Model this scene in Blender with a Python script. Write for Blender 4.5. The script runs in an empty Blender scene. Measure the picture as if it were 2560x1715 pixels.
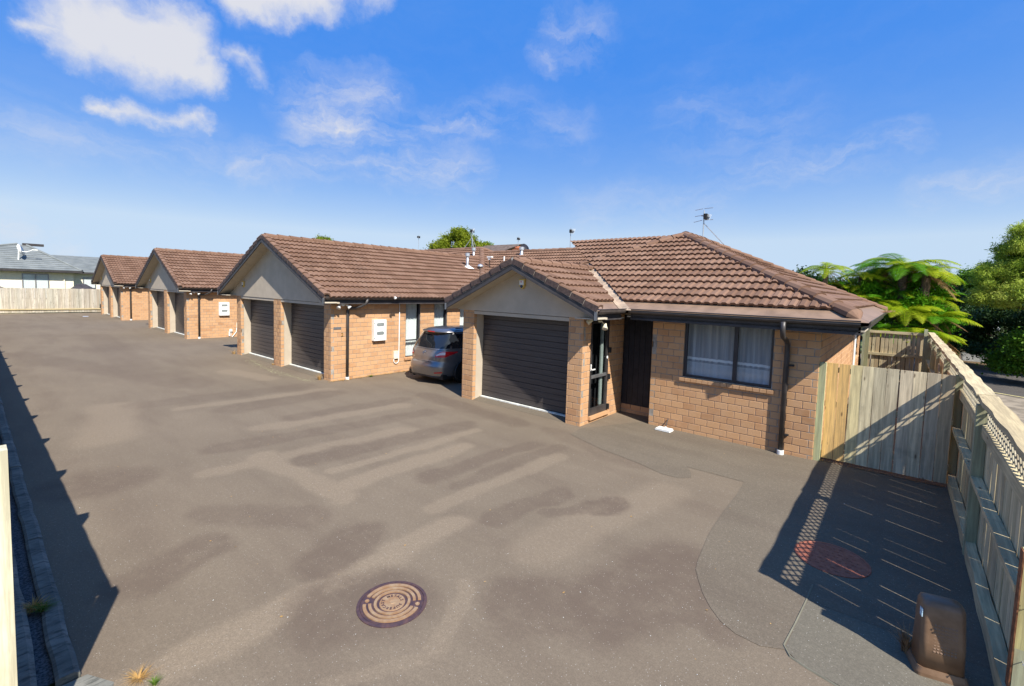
import bpy, bmesh, math, random
import numpy as np
from mathutils import Vector, Matrix
random.seed(7); rnd = random.Random(11)
R = math.radians
scene = bpy.context.scene
col = scene.collection

# ------------------------------------------------------------------ camera
cam_d = bpy.data.cameras.new("camera"); cam = bpy.data.objects.new("camera", cam_d); col.objects.link(cam)
scene.camera = cam
cam_d.sensor_width = 36.0; cam_d.lens = 16.221; cam_d.clip_end = 3000; cam_d.clip_start = 0.05
cam_d.shift_x = -0.00374; cam_d.shift_y = -0.02229
yaw, pitch, roll = -0.6966121, 0.0655565, -0.02984848
cyw, syw, cp, sp, cr, sr = math.cos(yaw), math.sin(yaw), math.cos(pitch), math.sin(pitch), math.cos(roll), math.sin(roll)
fw = Vector((syw*cp, cyw*cp, -sp)); rt = Vector((cyw, -syw, 0)); dn = fw.cross(rt)
rt2 = cr*rt + sr*dn; dn2 = -sr*rt + cr*dn
CAM = Vector((0, 0, 2.8))
cam.matrix_world = Matrix(((rt2.x, -dn2.x, -fw.x, CAM.x), (rt2.y, -dn2.y, -fw.y, CAM.y), (rt2.z, -dn2.z, -fw.z, CAM.z), (0, 0, 0, 1)))

# ------------------------------------------------------------------ sun, sky, exposure
SUNV = Vector((0.91, -0.364, 1.0)).normalized()
sun_d = bpy.data.lights.new("sun", 'SUN'); sun_d.energy = 4.8; sun_d.angle = R(0.55); sun_d.color = (1.0, 0.955, 0.885)
sun = bpy.data.objects.new("sun", sun_d); col.objects.link(sun)
sun.rotation_euler = SUNV.to_track_quat('Z', 'Y').to_euler(); sun.location = (10, -5, 20)
scene.view_settings.view_transform = 'Standard'; scene.view_settings.look = 'None'
scene.view_settings.exposure = 0.75; scene.view_settings.gamma = 1.0
try: scene.view_settings.use_curve_mapping = False
except Exception: pass
scene.cycles.max_bounces = 6; scene.cycles.transparent_max_bounces = 24

world = bpy.data.worlds.new("World"); scene.world = world; world.use_nodes = True
wn = world.node_tree.nodes; wl = world.node_tree.links; wn.clear()
def WN(t, **k):
    n = wn.new(t)
    for a, b in k.items(): setattr(n, a, b)
    return n
def wmath(op, a, b=None, c=None, clamp=False):
    n = WN('ShaderNodeMath', operation=op, use_clamp=clamp)
    for i, x in enumerate((a, b, c)):
        if x is None: continue
        if isinstance(x, (int, float)): n.inputs[i].default_value = x
        else: wl.new(x, n.inputs[i])
    return n.outputs[0]
sky = WN('ShaderNodeTexSky', sky_type='NISHITA'); sky.sun_disc = False
sky.sun_elevation = R(45.6); sky.sun_rotation = math.atan2(0.91, -0.364)
sky.air_density = 1.0; sky.dust_density = 0.35; sky.ozone_density = 2.2; sky.altitude = 10
shs = WN('ShaderNodeSeparateColor', mode='HSV'); wl.new(sky.outputs[0], shs.inputs[0])
hsv = WN('ShaderNodeCombineColor', mode='HSV');
def _m(op, a, b=None, clamp=False):
    n = WN('ShaderNodeMath', operation=op, use_clamp=clamp)
    for i, x in enumerate((a, b)):
        if x is None: continue
        if isinstance(x, (int, float)): n.inputs[i].default_value = x
        else: wl.new(x, n.inputs[i])
    return n.outputs[0]
# even out the brightness and deepen the blue aloft, like the photograph's clear summer sky
_S = _m('MINIMUM', _m('MAXIMUM', _m('ADD', _m('MULTIPLY', shs.outputs[1], 2.05), -0.44), .40), .92)
wl.new(_S, hsv.inputs[1]); wl.new(_m('ADD', _m('MULTIPLY', _S, .055), .571), hsv.inputs[0])
wl.new(_m('MULTIPLY', _m('POWER', shs.outputs[2], .10), 3.55), hsv.inputs[2])
tc = WN('ShaderNodeTexCoord'); sep = WN('ShaderNodeSeparateXYZ'); wl.new(tc.outputs['Generated'], sep.inputs[0])
az = wmath('ARCTAN2', sep.outputs[0], sep.outputs[1]); el = wmath('ARCSINE', sep.outputs[2])
comb = WN('ShaderNodeCombineXYZ'); wl.new(az, comb.inputs[0]); wl.new(el, comb.inputs[1])
nz = WN('ShaderNodeTexNoise'); nz.inputs['Scale'].default_value = 9; nz.inputs['Detail'].default_value = 7; nz.inputs['Roughness'].default_value = 0.62
wl.new(comb.outputs[0], nz.inputs['Vector'])
wsub = WN('ShaderNodeVectorMath', operation='SUBTRACT'); wsub.inputs[1].default_value = (.5, .5, .5); wl.new(nz.outputs['Color'], wsub.inputs[0])
wsc = WN('ShaderNodeVectorMath', operation='SCALE'); wsc.inputs['Scale'].default_value = 0.11; wl.new(wsub.outputs[0], wsc.inputs[0])
wad = WN('ShaderNodeVectorMath', operation='ADD'); wl.new(comb.outputs[0], wad.inputs[0]); wl.new(wsc.outputs[0], wad.inputs[1])
mp2 = WN('ShaderNodeMapping'); mp2.inputs['Scale'].default_value = (1.0, 3.2, 1); mp2.inputs['Rotation'].default_value = (0, 0, 0.25)
wl.new(wad.outputs[0], mp2.inputs['Vector'])
wis = WN('ShaderNodeTexNoise'); wis.inputs['Scale'].default_value = 6.5; wis.inputs['Detail'].default_value = 9; wis.inputs['Roughness'].default_value = 0.66
wl.new(mp2.outputs[0], wis.inputs['Vector'])
bfn = WN('ShaderNodeTexNoise'); bfn.inputs['Scale'].default_value = 16; bfn.inputs['Detail'].default_value = 8; bfn.inputs['Roughness'].default_value = 0.58
wl.new(wad.outputs[0], bfn.inputs['Vector'])
wsep = WN('ShaderNodeSeparateXYZ'); wl.new(wad.outputs[0], wsep.inputs[0])
def capsule(M, L, px_, py_, x1, y1, x2, y2, r):
    """soft distance 0..1 (1 inside) to a segment, in 2D"""
    dx, dy = x2-x1, y2-y1; l2 = max(dx*dx+dy*dy, 1e-9)
    ax = M('SUBTRACT', px_, x1); ay = M('SUBTRACT', py_, y1)
    t = M('ADD', M('MULTIPLY', ax, dx/l2), M('MULTIPLY', ay, dy/l2), None, True)
    ex = M('SUBTRACT', ax, M('MULTIPLY', t, dx)); ey = M('SUBTRACT', ay, M('MULTIPLY', t, dy))
    d = M('SQRT', M('ADD', M('MULTIPLY', ex, ex), M('MULTIPLY', ey, ey)))
    return M('SUBTRACT', 1.0, M('DIVIDE', d, r), None, True)
# (az1, el1, az2, el2, radius, strength)
clouds_thick = [(-1.43, .375, -1.33, .372, .085, 1.5), (-1.35, .36, -1.29, .345, .05, 1.2), (-1.50, .352, -1.44, .365, .03, .8), (-1.24, .378, -1.20, .374, .035, .6),
                (-1.42, .270, -1.30, .266, .026, .8), (-1.25, .475, -1.12, .50, .06, 1.2), (-1.12, .50, -.99, .535, .055, .8),
                (-1.9, .42, -1.75, .45, .09, 1.3), (-2.5, .3, -2.3, .32, .06, 1.0), (1.2, .45, 1.45, .42, .08, 1.2), (2.2, .3, 2.5, .33, .07, 1.1), (.7, .75, 1.0, .8, .1, 1.1)]
clouds_wisp = [(-1.09, .350, -.98, .360, .05, .8), (-1.12, .31, -.95, .285, .065, 1.0), (-1.24, .215, -1.0, .240, .035, .7), (-.97, .235, -.80, .243, .04, .9), (-.89, .32, -.74, .34, .04, .75),
               (-.62, .49, -.55, .48, .045, .55), (-.66, .455, -.64, .45, .025, .6), (-.25, .235, -.02, .255, .035, .65), (.02, .18, .14, .19, .035, .6), (-1.0, .29, -.85, .25, .07, .6),
               (-1.54, .07, -1.47, .06, .03, .8), (-1.55, .2, -1.3, .22, .05, .45), (-.75, .36, -.58, .33, .05, .35), (-.35, .33, -.2, .30, .08, .3), (-.55, .17, -.3, .19, .06, .35)]
bx, by = wsep.outputs[0], wsep.outputs[1]
acc = None
for (a, b, c, d, r, s) in clouds_thick:
    v = wmath('MULTIPLY', capsule(wmath, wl, bx, by, a, b, c, d, r), s)
    acc = v if acc is None else wmath('MAXIMUM', acc, v)
dens = wmath('MULTIPLY_ADD', bfn.outputs['Fac'], 1.25, -0.625)
thick = wmath('MULTIPLY', acc, 1.0)
thick = wmath('ADD', thick, wmath('MULTIPLY', dens, wmath('MINIMUM', wmath('MULTIPLY', acc, 3.0), 1.0)))
mrt = WN('ShaderNodeMapRange', interpolation_type='SMOOTHSTEP'); wl.new(thick, mrt.inputs[0]); mrt.inputs[1].default_value = 0.0; mrt.inputs[2].default_value = 1.1
acc2 = None
for (a, b, c, d, r, s) in clouds_wisp:
    v = wmath('MULTIPLY', capsule(wmath, wl, bx, by, a, b, c, d, r*1.35), s)
    acc2 = v if acc2 is None else wmath('MAXIMUM', acc2, v)
mrw = WN('ShaderNodeMapRange', interpolation_type='SMOOTHSTEP'); wl.new(wis.outputs['Fac'], mrw.inputs[0]); mrw.inputs[1].default_value = 0.30; mrw.inputs[2].default_value = 0.85
wisp = wmath('MULTIPLY', mrw.outputs[0], wmath('ADD', wmath('MULTIPLY', acc2, 1.15), 0.05))
cl = wmath('MAXIMUM', wmath('MULTIPLY', mrt.outputs[0], 0.92), wmath('MULTIPLY', wisp, 0.8), None, True)
# low haze towards the horizon
mh = WN('ShaderNodeMapRange', interpolation_type='SMOOTHSTEP'); wl.new(el, mh.inputs[0]); mh.inputs[1].default_value = 0.30; mh.inputs[2].default_value = -0.04; mh.inputs[3].default_value = 0.0; mh.inputs[4].default_value = 0.30
mixh = WN('ShaderNodeMix', data_type='RGBA'); wl.new(mh.outputs[0], mixh.inputs[0]); wl.new(hsv.outputs[0], mixh.inputs[6]); mixh.inputs[7].default_value = (3.0, 3.8, 4.6, 1)
mixc = WN('ShaderNodeMix', data_type='RGBA'); wl.new(cl, mixc.inputs[0]); wl.new(mixh.outputs[2], mixc.inputs[6]); mixc.inputs[7].default_value = (3.75, 3.75, 3.9, 1)
bg = WN('ShaderNodeBackground'); wl.new(mixc.outputs[2], bg.inputs[0]); bg.inputs[1].default_value = 0.125
wo = WN('ShaderNodeOutputWorld'); wl.new(bg.outputs[0], wo.inputs[0])

# ------------------------------------------------------------------ registry helpers
ORG = {}
def thing(name, label, cat, loc, group=None):
    o = bpy.data.objects.new(name, None); col.objects.link(o); o.location = loc
    o.empty_display_size = .2
    o['label'] = label; o['category'] = cat
    if group: o['group'] = group
    ORG[o.name] = Vector(loc); return o
def tag(o, label, cat, group=None, kind=None):
    o['label'] = label; o['category'] = cat
    if group: o['group'] = group
    if kind: o['kind'] = kind
    return o
class MB:
    def __init__(s): s.v = []; s.f = []
    def add(s, vs, fs):
        n = len(s.v); s.v += [tuple(v) for v in vs]; s.f += [tuple(i+n for i in f) for f in fs]; return s
    def box(s, x0, x1, y0, y1, z0, z1, M=None):
        vs = [(x0,y0,z0),(x1,y0,z0),(x1,y1,z0),(x0,y1,z0),(x0,y0,z1),(x1,y0,z1),(x1,y1,z1),(x0,y1,z1)]
        if M is not None: vs = [M @ Vector(v) for v in vs]
        return s.add(vs, [(0,3,2,1),(4,5,6,7),(0,1,5,4),(1,2,6,5),(2,3,7,6),(3,0,4,7)])
    def prism(s, poly, a, b, M=None):
        """poly in (x,z), extruded along y from a to b"""
        n = len(poly); vs = [(p[0], a, p[1]) for p in poly] + [(p[0], b, p[1]) for p in poly]
        if M is not None: vs = [M @ Vector(v) for v in vs]
        fs = [tuple(range(n)), tuple(range(2*n-1, n-1, -1))] + [(i, i+n, (i+1) % n+n, (i+1) % n) for i in range(n)]
        return s.add(vs, fs)
    def tube(s, pts, r, n=8, cap=True):
        pts = [Vector(p) for p in pts]; rs = r if isinstance(r, (list, tuple)) else [r]*len(pts)
        base = len(s.v); up = None
        for i, p in enumerate(pts):
            d = (pts[min(i+1, len(pts)-1)] - pts[max(i-1, 0)]).normalized()
            if up is None:
                up = Vector((0, 0, 1)) if abs(d.z) < .9 else Vector((1, 0, 0))
            x = d.cross(up).normalized(); y = x.cross(d).normalized(); up = y
            for k in range(n):
                a = 2*math.pi*k/n; s.v.append(tuple(p + x*math.cos(a)*rs[i] + y*math.sin(a)*rs[i]))
        for i in range(len(pts)-1):
            for k in range(n):
                a = base+i*n+k; b = base+i*n+(k+1) % n; s.f.append((a, b, b+n, a+n))
        if cap:
            s.f.append(tuple(base+k for k in range(n))[::-1]); e = base+(len(pts)-1)*n; s.f.append(tuple(e+k for k in range(n)))
        return s
    def lathe(s, prof, c, n=24, M=None):
        """prof list of (r,z)"""
        base = len(s.v)
        for r, z in prof:
            for k in range(n):
                a = 2*math.pi*k/n; v = Vector((r*math.cos(a), r*math.sin(a), z))
                if M is not None: v = M @ v
                s.v.append(tuple(v + Vector(c)))
        for i in range(len(prof)-1):
            for k in range(n):
                a = base+i*n+k; b = base+i*n+(k+1) % n; s.f.append((a, b, b+n, a+n))
        s.f.append(tuple(base+k for k in range(n))[::-1]); e = base+(len(prof)-1)*n; s.f.append(tuple(e+k for k in range(n)))
        return s
def mesh(name, v, f, mat, smooth=False):
    me = bpy.data.meshes.new(name); me.from_pydata(v, [], f); me.materials.append(mat)
    if smooth:
        me.polygons.foreach_set('use_smooth', [True]*len(me.polygons))
    me.update(); return me
def part(mb, name, mat, parent=None, label=None, kind=None, smooth=False, color=None, recalc=True):
    o0 = ORG[parent.name] if parent else Vector((0, 0, 0))
    vs = [(x-o0.x, y-o0.y, z-o0.z) for x, y, z in mb.v]
    me = mesh(name, vs, mb.f, mat, smooth)
    if recalc:
        bm = bmesh.new(); bm.from_mesh(me); bmesh.ops.recalc_face_normals(bm, faces=bm.faces); bm.to_mesh(me); bm.free()
    o = bpy.data.objects.new(name, me); col.objects.link(o)
    if parent: o.parent = parent
    ORG[o.name] = o0
    if label: o['label'] = label
    if kind: o['kind'] = kind
    if color: o.color = color
    return o
def inst(me, name, parent, M, color=None):
    o = bpy.data.objects.new(name, me); col.objects.link(o); o.parent = parent
    M = M.copy(); M.translation = M.translation - ORG[parent.name]
    o.matrix_local = M
    ORG[o.name] = M.translation
    if color: o.color = color
    return o
def joined(name, base_me, mats, mat, parent, extra=None):
    """many copies of a small mesh as one mesh object"""
    n = len(base_me.vertices); bv = np.empty(n*3); base_me.vertices.foreach_get('co', bv); bv = bv.reshape(-1, 3)
    faces = [tuple(p.vertices) for p in base_me.polygons]
    V = []; F = []; o0 = ORG[parent.name]
    for i, M in enumerate(mats):
        m = np.array(M); V.append(bv @ m[:3, :3].T + m[:3, 3] - np.array(o0))
        F += [tuple(k+i*n for k in f) for f in faces]
    V = np.concatenate(V) if V else np.zeros((0, 3)); V = V.tolist()
    if extra:
        for vs, fs in extra:
            b = len(V); V += [(v[0]-o0.x, v[1]-o0.y, v[2]-o0.z) for v in vs]; F += [tuple(k+b for k in f) for f in fs]
    me = mesh(name, V, F, mat); o = bpy.data.objects.new(name, me); col.objects.link(o); o.parent = parent; o['kind'] = 'stuff'; ORG[o.name] = o0
    return o
def copy_tree(o, parent=None, skip=()):
    c = o.copy(); col.objects.link(c); c.parent = parent
    for ch in list(o.children):
        if ch in skip: continue
        copy_tree(ch, c, skip)
    return c
def cols(x, y, z, t):
    return Matrix(((x[0], y[0], z[0], t[0]), (x[1], y[1], z[1], t[1]), (x[2], y[2], z[2], t[2]), (0, 0, 0, 1)))

# ------------------------------------------------------------------ materials
class Mat:
    def __init__(s, name, rough=.8, spec=.3, metal=0.0):
        s.m = bpy.data.materials.new(name); s.m.use_nodes = True; s.n = s.m.node_tree.nodes; s.l = s.m.node_tree.links
        s.b = s.n['Principled BSDF']; s.b.inputs['Roughness'].default_value = rough; s.b.inputs['Metallic'].default_value = metal
        s.b.inputs['Specular IOR Level'].default_value = spec; s.pos = None
    def N(s, t, **k):
        n = s.n.new(t)
        for a, b in k.items(): setattr(n, a, b)
        return n
    def set(s, inp, x):
        if isinstance(x, (int, float)): inp.default_value = x
        elif isinstance(x, (tuple, list)): inp.default_value = tuple(x) if len(x) != 3 or len(inp.default_value) == 3 else (*x, 1)
        else: s.l.new(x, inp)
    def P(s):
        if s.pos is None: s.pos = s.N('ShaderNodeNewGeometry')
        return s.pos.outputs['Position']
    def island(s):
        s.P(); return s.pos.outputs['Random Per Island']
    def noise(s, scale, detail=4, rough=.55, vec=None, stretch=None, out='Fac'):
        n = s.N('ShaderNodeTexNoise'); n.inputs['Scale'].default_value = scale; n.inputs['Detail'].default_value = detail; n.inputs['Roughness'].default_value = rough
        v = vec if vec is not None else s.P()
        if stretch:
            m = s.N('ShaderNodeMapping'); m.inputs['Scale'].default_value = stretch; s.l.new(v, m.inputs['Vector']); v = m.outputs[0]
        s.l.new(v, n.inputs['Vector']); return n.outputs[out]
    def math(s, op, a, b=None, c=None, clamp=False):
        n = s.N('ShaderNodeMath', operation=op, use_clamp=clamp)
        for i, x in enumerate((a, b, c)):
            if x is None: continue
            s.set(n.inputs[i], x)
        return n.outputs[0]
    def rng(s, x, a, b, c=0., d=1., smooth=True):
        n = s.N('ShaderNodeMapRange', interpolation_type='SMOOTHSTEP' if smooth else 'LINEAR'); s.set(n.inputs[0], x)
        for i, q in enumerate((a, b, c, d)): s.set(n.inputs[i+1], q)
        return n.outputs[0]
    def mix(s, f, a, b, mode='MIX'):
        n = s.N('ShaderNodeMix', data_type='RGBA', blend_type=mode); s.set(n.inputs[0], f); s.set(n.inputs[6], a); s.set(n.inputs[7], b); return n.outputs[2]
    def ramp(s, f, stops):
        n = s.N('ShaderNodeValToRGB'); cr_ = n.color_ramp
        while len(cr_.elements) < len(stops): cr_.elements.new(.5)
        for e, (p, c) in zip(cr_.elements, stops): e.position = p; e.color = (*c, 1)
        s.set(n.inputs[0], f); return n.outputs[0]
    def color(s, x): s.set(s.b.inputs['Base Color'], x); return s
    def bump(s, h, strength=.3, dist=.01):
        n = s.N('ShaderNodeBump'); n.inputs['Strength'].default_value = strength; n.inputs['Distance'].default_value = dist; s.l.new(h, n.inputs['Height']); s.l.new(n.outputs[0], s.b.inputs['Normal']); return s
    def objrand(s):
        return s.N('ShaderNodeObjectInfo').outputs['Random']
    def objcol(s):
        return s.N('ShaderNodeObjectInfo').outputs['Color']
def plain(name, c, rough=.6, spec=.3, metal=0., vary=.12, scale=6, bump=0.):
    m = Mat(name, rough, spec, metal); n = m.noise(scale, 5)
    lo = tuple(x*(1-vary) for x in c); hi = tuple(min(1, x*(1+vary)) for x in c)
    m.color(m.mix(m.rng(n, .3, .7), lo, hi))
    if bump: m.bump(m.noise(scale*14, 4), bump, .004)
    return m.m

def make_brick():
    m = Mat('brick_clay', .9, .15)
    r = m.math('FRACT', m.math('ADD', m.objrand(), m.island()))
    base = m.ramp(r, [(0., (.46, .25, .125)), (.15, (.53, .305, .152)), (.5, (.56, .325, .163)), (.8, (.58, .34, .172)), (.93, (.50, .275, .135)), (1., (.40, .215, .105))])
    n1 = m.noise(5, 5, .6); n2 = m.noise(120, 3, .6)
    c = m.mix(m.rng(n1, .35, .75, 0, .35), base, (.56, .38, .24)); c = m.mix(m.rng(n2, .25, .75, .25, 0), c, (.25, .12, .06))
    m.color(c); m.bump(n2, .35, .003); return m.m
def make_tile():
    m = Mat('concrete_roof_tile', .85, .25)
    r = m.math('FRACT', m.math('ADD', m.objrand(), m.island()))
    base = m.ramp(r, [(0., (.155, .086, .054)), (.5, (.192, .108, .069)), (1., (.225, .133, .088))])
    n1 = m.noise(2.2, 6, .65); n2 = m.noise(60, 4, .6)
    c = m.mix(m.rng(n1, .5, .8, 0, .32), base, (.25, .19, .145)); c = m.mix(m.rng(n2, .45, .8, 0, .5), c, (.09, .055, .040))
    streak = m.noise(9, 5, .7, stretch=(3, 3, .35)); c = m.mix(m.rng(streak, .58, .8, 0, .40), c, (.33, .25, .185))
    m.color(c); m.bump(n2, .3, .004); return m.m
def make_wood(name, axis, tint):
    m = Mat(name, .85, .15)
    st = {'z': (26, 26, 1.3), 'y': (26, 1.3, 26), 'x': (1.3, 26, 26)}[axis]; st2 = {'z': (5, 5, 1.2), 'y': (5, 1.2, 5), 'x': (1.2, 5, 5)}[axis]
    r = m.math('FRACT', m.math('ADD', m.objrand(), m.island()))
    off = m.N('ShaderNodeCombineXYZ'); m.set(off.inputs[0], m.math('MULTIPLY', r, 13.)); m.set(off.inputs[2], m.math('MULTIPLY', r, 7.)); m.set(off.inputs[1], m.math('MULTIPLY', r, 5.))
    v = m.N('ShaderNodeVectorMath', operation='ADD'); m.l.new(m.P(), v.inputs[0]); m.l.new(off.outputs[0], v.inputs[1])
    g = m.noise(1, 6, .7, vec=v.outputs[0], stretch=st); g2 = m.noise(1, 4, .6, vec=v.outputs[0], stretch=st2)
    vor = m.N('ShaderNodeTexVoronoi'); vor.inputs['Scale'].default_value = 1; mpn = m.N('ShaderNodeMapping'); mpn.inputs['Scale'].default_value = tuple({26: 7.0, 1.3: 2.4}[q] for q in st)
    m.l.new(v.outputs[0], mpn.inputs['Vector']); m.l.new(mpn.outputs[0], vor.inputs['Vector'])
    knot = m.rng(vor.outputs['Distance'], .04, .13, 1, 0)
    t = tint
    base = m.ramp(r, [(0, t[0]), (.35, t[1]), (.7, t[2]), (1, t[3])])
    base = m.mix(1.0, base, m.objcol(), 'MULTIPLY')
    c = m.mix(m.rng(g, .35, .7, .5, 0), base, (.13, .10, .07)); c = m.mix(m.rng(g2, .5, .75, 0, .45), c, (.30, .24, .15))
    c = m.mix(m.math('MULTIPLY', knot, .75), c, (.10, .06, .035))
    dirt = m.noise(3.0, 5, .6); c = m.mix(m.rng(dirt, .55, .8, 0, .4), c, (.12, .12, .10))
    m.color(c); m.bump(g, .35, .004); return m.m
grey_t = [(.52, .46, .32), (.60, .53, .38), (.54, .50, .35), (.46, .38, .25)]
mBrick = make_brick(); mTile = make_tile()
mWoodZ = make_wood('weathered_fence_timber', 'z', grey_t); mWoodX = make_wood('weathered_rail_timber', 'x', grey_t); mWoodY = make_wood('weathered_rail_timber_long', 'y', grey_t)
mGreen = make_wood('treated_green_timber', 'z', [(.42, .43, .26), (.48, .48, .30), (.44, .45, .28), (.50, .47, .30)])
mMortar = plain('mortar_joint', (.30, .27, .23), .95, .1, vary=.25, scale=9, bump=.2)
mMetal = plain('dark_metal_trim', (.046, .040, .038), .42, .5, vary=.25, scale=4)
mGutter = plain('dark_gutter_paint', (.056, .046, .040), .35, .5, vary=.2, scale=5)
mFascia = plain('dark_fascia_paint', (.052, .047, .048), .5, .4, vary=.2, scale=4)
mBeige = plain('taupe_painted_board', (.47, .395, .30), .8, .2, vary=.06, scale=3, bump=.05)
mSoffit = plain('soffit_paint', (.45, .39, .30), .8, .2, vary=.06)
mApron = plain('brown_metal_apron', (.235, .155, .103), .55, .35, vary=.18, scale=3.5)
mFrame = plain('dark_window_frame', (.026, .024, .030), .4, .5, vary=.2)
mWhite = plain('white_plastic', (.78, .78, .74), .5, .4, vary=.06)
mWhiteDirty = plain('white_painted_strip', (.66, .66, .60), .7, .3, vary=.2, scale=8)
mGalv = plain('galvanised_steel', (.50, .52, .53), .4, .6, .6, vary=.12, scale=9)
mBlack = plain('black_rubber', (.02, .02, .02), .6, .3)
mDarkInt = plain('dark_interior', (.018, .018, .02), .9, .1)
mYellow = plain('yellow_plastic', (.60, .42, .11), .5, .4)
mCream = plain('cream_render', (.78, .72, .56), .9, .15, vary=.05)
mTerra = plain('terracotta', (.35, .12, .06), .8, .2, vary=.3)
mLampW = plain('floodlight_cream', (.62, .58, .42), .4, .5)
mSteel = plain('dull_aluminium', (.30, .30, .30), .4, .5, .7)
def make_gdoor():
    m = Mat('garage_door_paint', .42, .45)
    n = m.noise(1, 5, .65, stretch=(1.2, 1.2, 40)); c = m.mix(m.rng(n, .3, .75), (.050, .042, .040), (.080, .068, .062)); m.color(c); m.bump(n, .12, .002); return m.m
mGDoor = make_gdoor()
def make_curtain():
    m = Mat('white_curtain_cloth', .9, .1); m.color(m.mix(m.rng(m.noise(12, 4), .3, .7), (.72, .72, .70), (.82, .82, .80)))
    return m.m
mCurt = make_curtain()
def make_sheer():
    m = Mat('striped_sheer_curtain', .9, .1)
    sx = m.N('ShaderNodeSeparateXYZ'); m.l.new(m.P(), sx.inputs[0]); z = sx.outputs[2]
    fold = m.noise(1, 3, .5, stretch=(16, 16, .6))
    wav = m.math('ADD', z, m.math('MULTIPLY', m.math('SUBTRACT', fold, .5), .03))
    b1 = m.math('MULTIPLY', m.rng(wav, 1.485, 1.49, 0, 1), m.rng(wav, 1.535, 1.54, 1, 0))
    st = m.math('GREATER_THAN', m.math('FRACT', m.math('MULTIPLY', wav, 55.)), .42)
    b2 = m.math('MULTIPLY', m.rng(wav, 1.435, 1.44, 1, 0), m.math('MULTIPLY', st, .8))
    f = m.math('MAXIMUM', b1, b2)
    base = m.mix(m.rng(fold, .35, .7), (.30, .31, .34), (.46, .47, .50))
    m.color(m.mix(f, base, (.82, .83, .86))); return m.m
mSheer = make_sheer()
def make_glass():
    m = bpy.data.materials.new('window_glass'); m.use_nodes = True; n = m.node_tree.nodes; l = m.node_tree.links; n.clear()
    o = n.new('ShaderNodeOutputMaterial'); tr = n.new('ShaderNodeBsdfTransparent'); tr.inputs[0].default_value = (.86, .9, .9, 1)
    gl = n.new('ShaderNodeBsdfGlossy'); gl.inputs['Roughness'].default_value = .02; lw = n.new('ShaderNodeLayerWeight'); pw = n.new('ShaderNodeMath'); pw.operation = 'POWER'; pw.inputs[1].default_value = 4.0; l.new(lw.outputs['Facing'], pw.inputs[0]); fr = n.new('ShaderNodeMath'); fr.operation = 'MULTIPLY_ADD'; l.new(pw.outputs[0], fr.inputs[0]); fr.inputs[1].default_value = .85; fr.inputs[2].default_value = .07
    mx = n.new('ShaderNodeMixShader'); l.new(fr.outputs[0], mx.inputs[0]); l.new(tr.outputs[0], mx.inputs[1]); l.new(gl.outputs[0], mx.inputs[2]); l.new(mx.outputs[0], o.inputs[0]); return m
mGlass = make_glass()
def make_carglass():
    m = Mat('tinted_car_glass', .03, .6); m.color((.012, .014, .017)); m.b.inputs['Coat Weight'].default_value = .5; return m.m
mCarGlass = make_carglass()
def make_carpaint():
    m = Mat('grey_metallic_paint', .32, .5, .75)
    fl = m.noise(900, 2); m.color(m.mix(m.rng(fl, .3, .7), (.20, .19, .19), (.30, .29, .285))); m.b.inputs['Coat Weight'].default_value = .8; m.b.inputs['Coat Roughness'].default_value = .05; return m.m
mCar = make_carpaint()
mRed = plain('red_lamp_lens', (.55, .008, .012), .12, .6, vary=.1); mLens = plain('clear_lamp_lens', (.75, .68, .68), .1, .7, vary=.1)
mCarTrim = plain('car_black_trim', (.02, .02, .022), .4, .4); mChrome = plain('chrome', (.75, .75, .76), .12, .6, 1.0)
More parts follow.
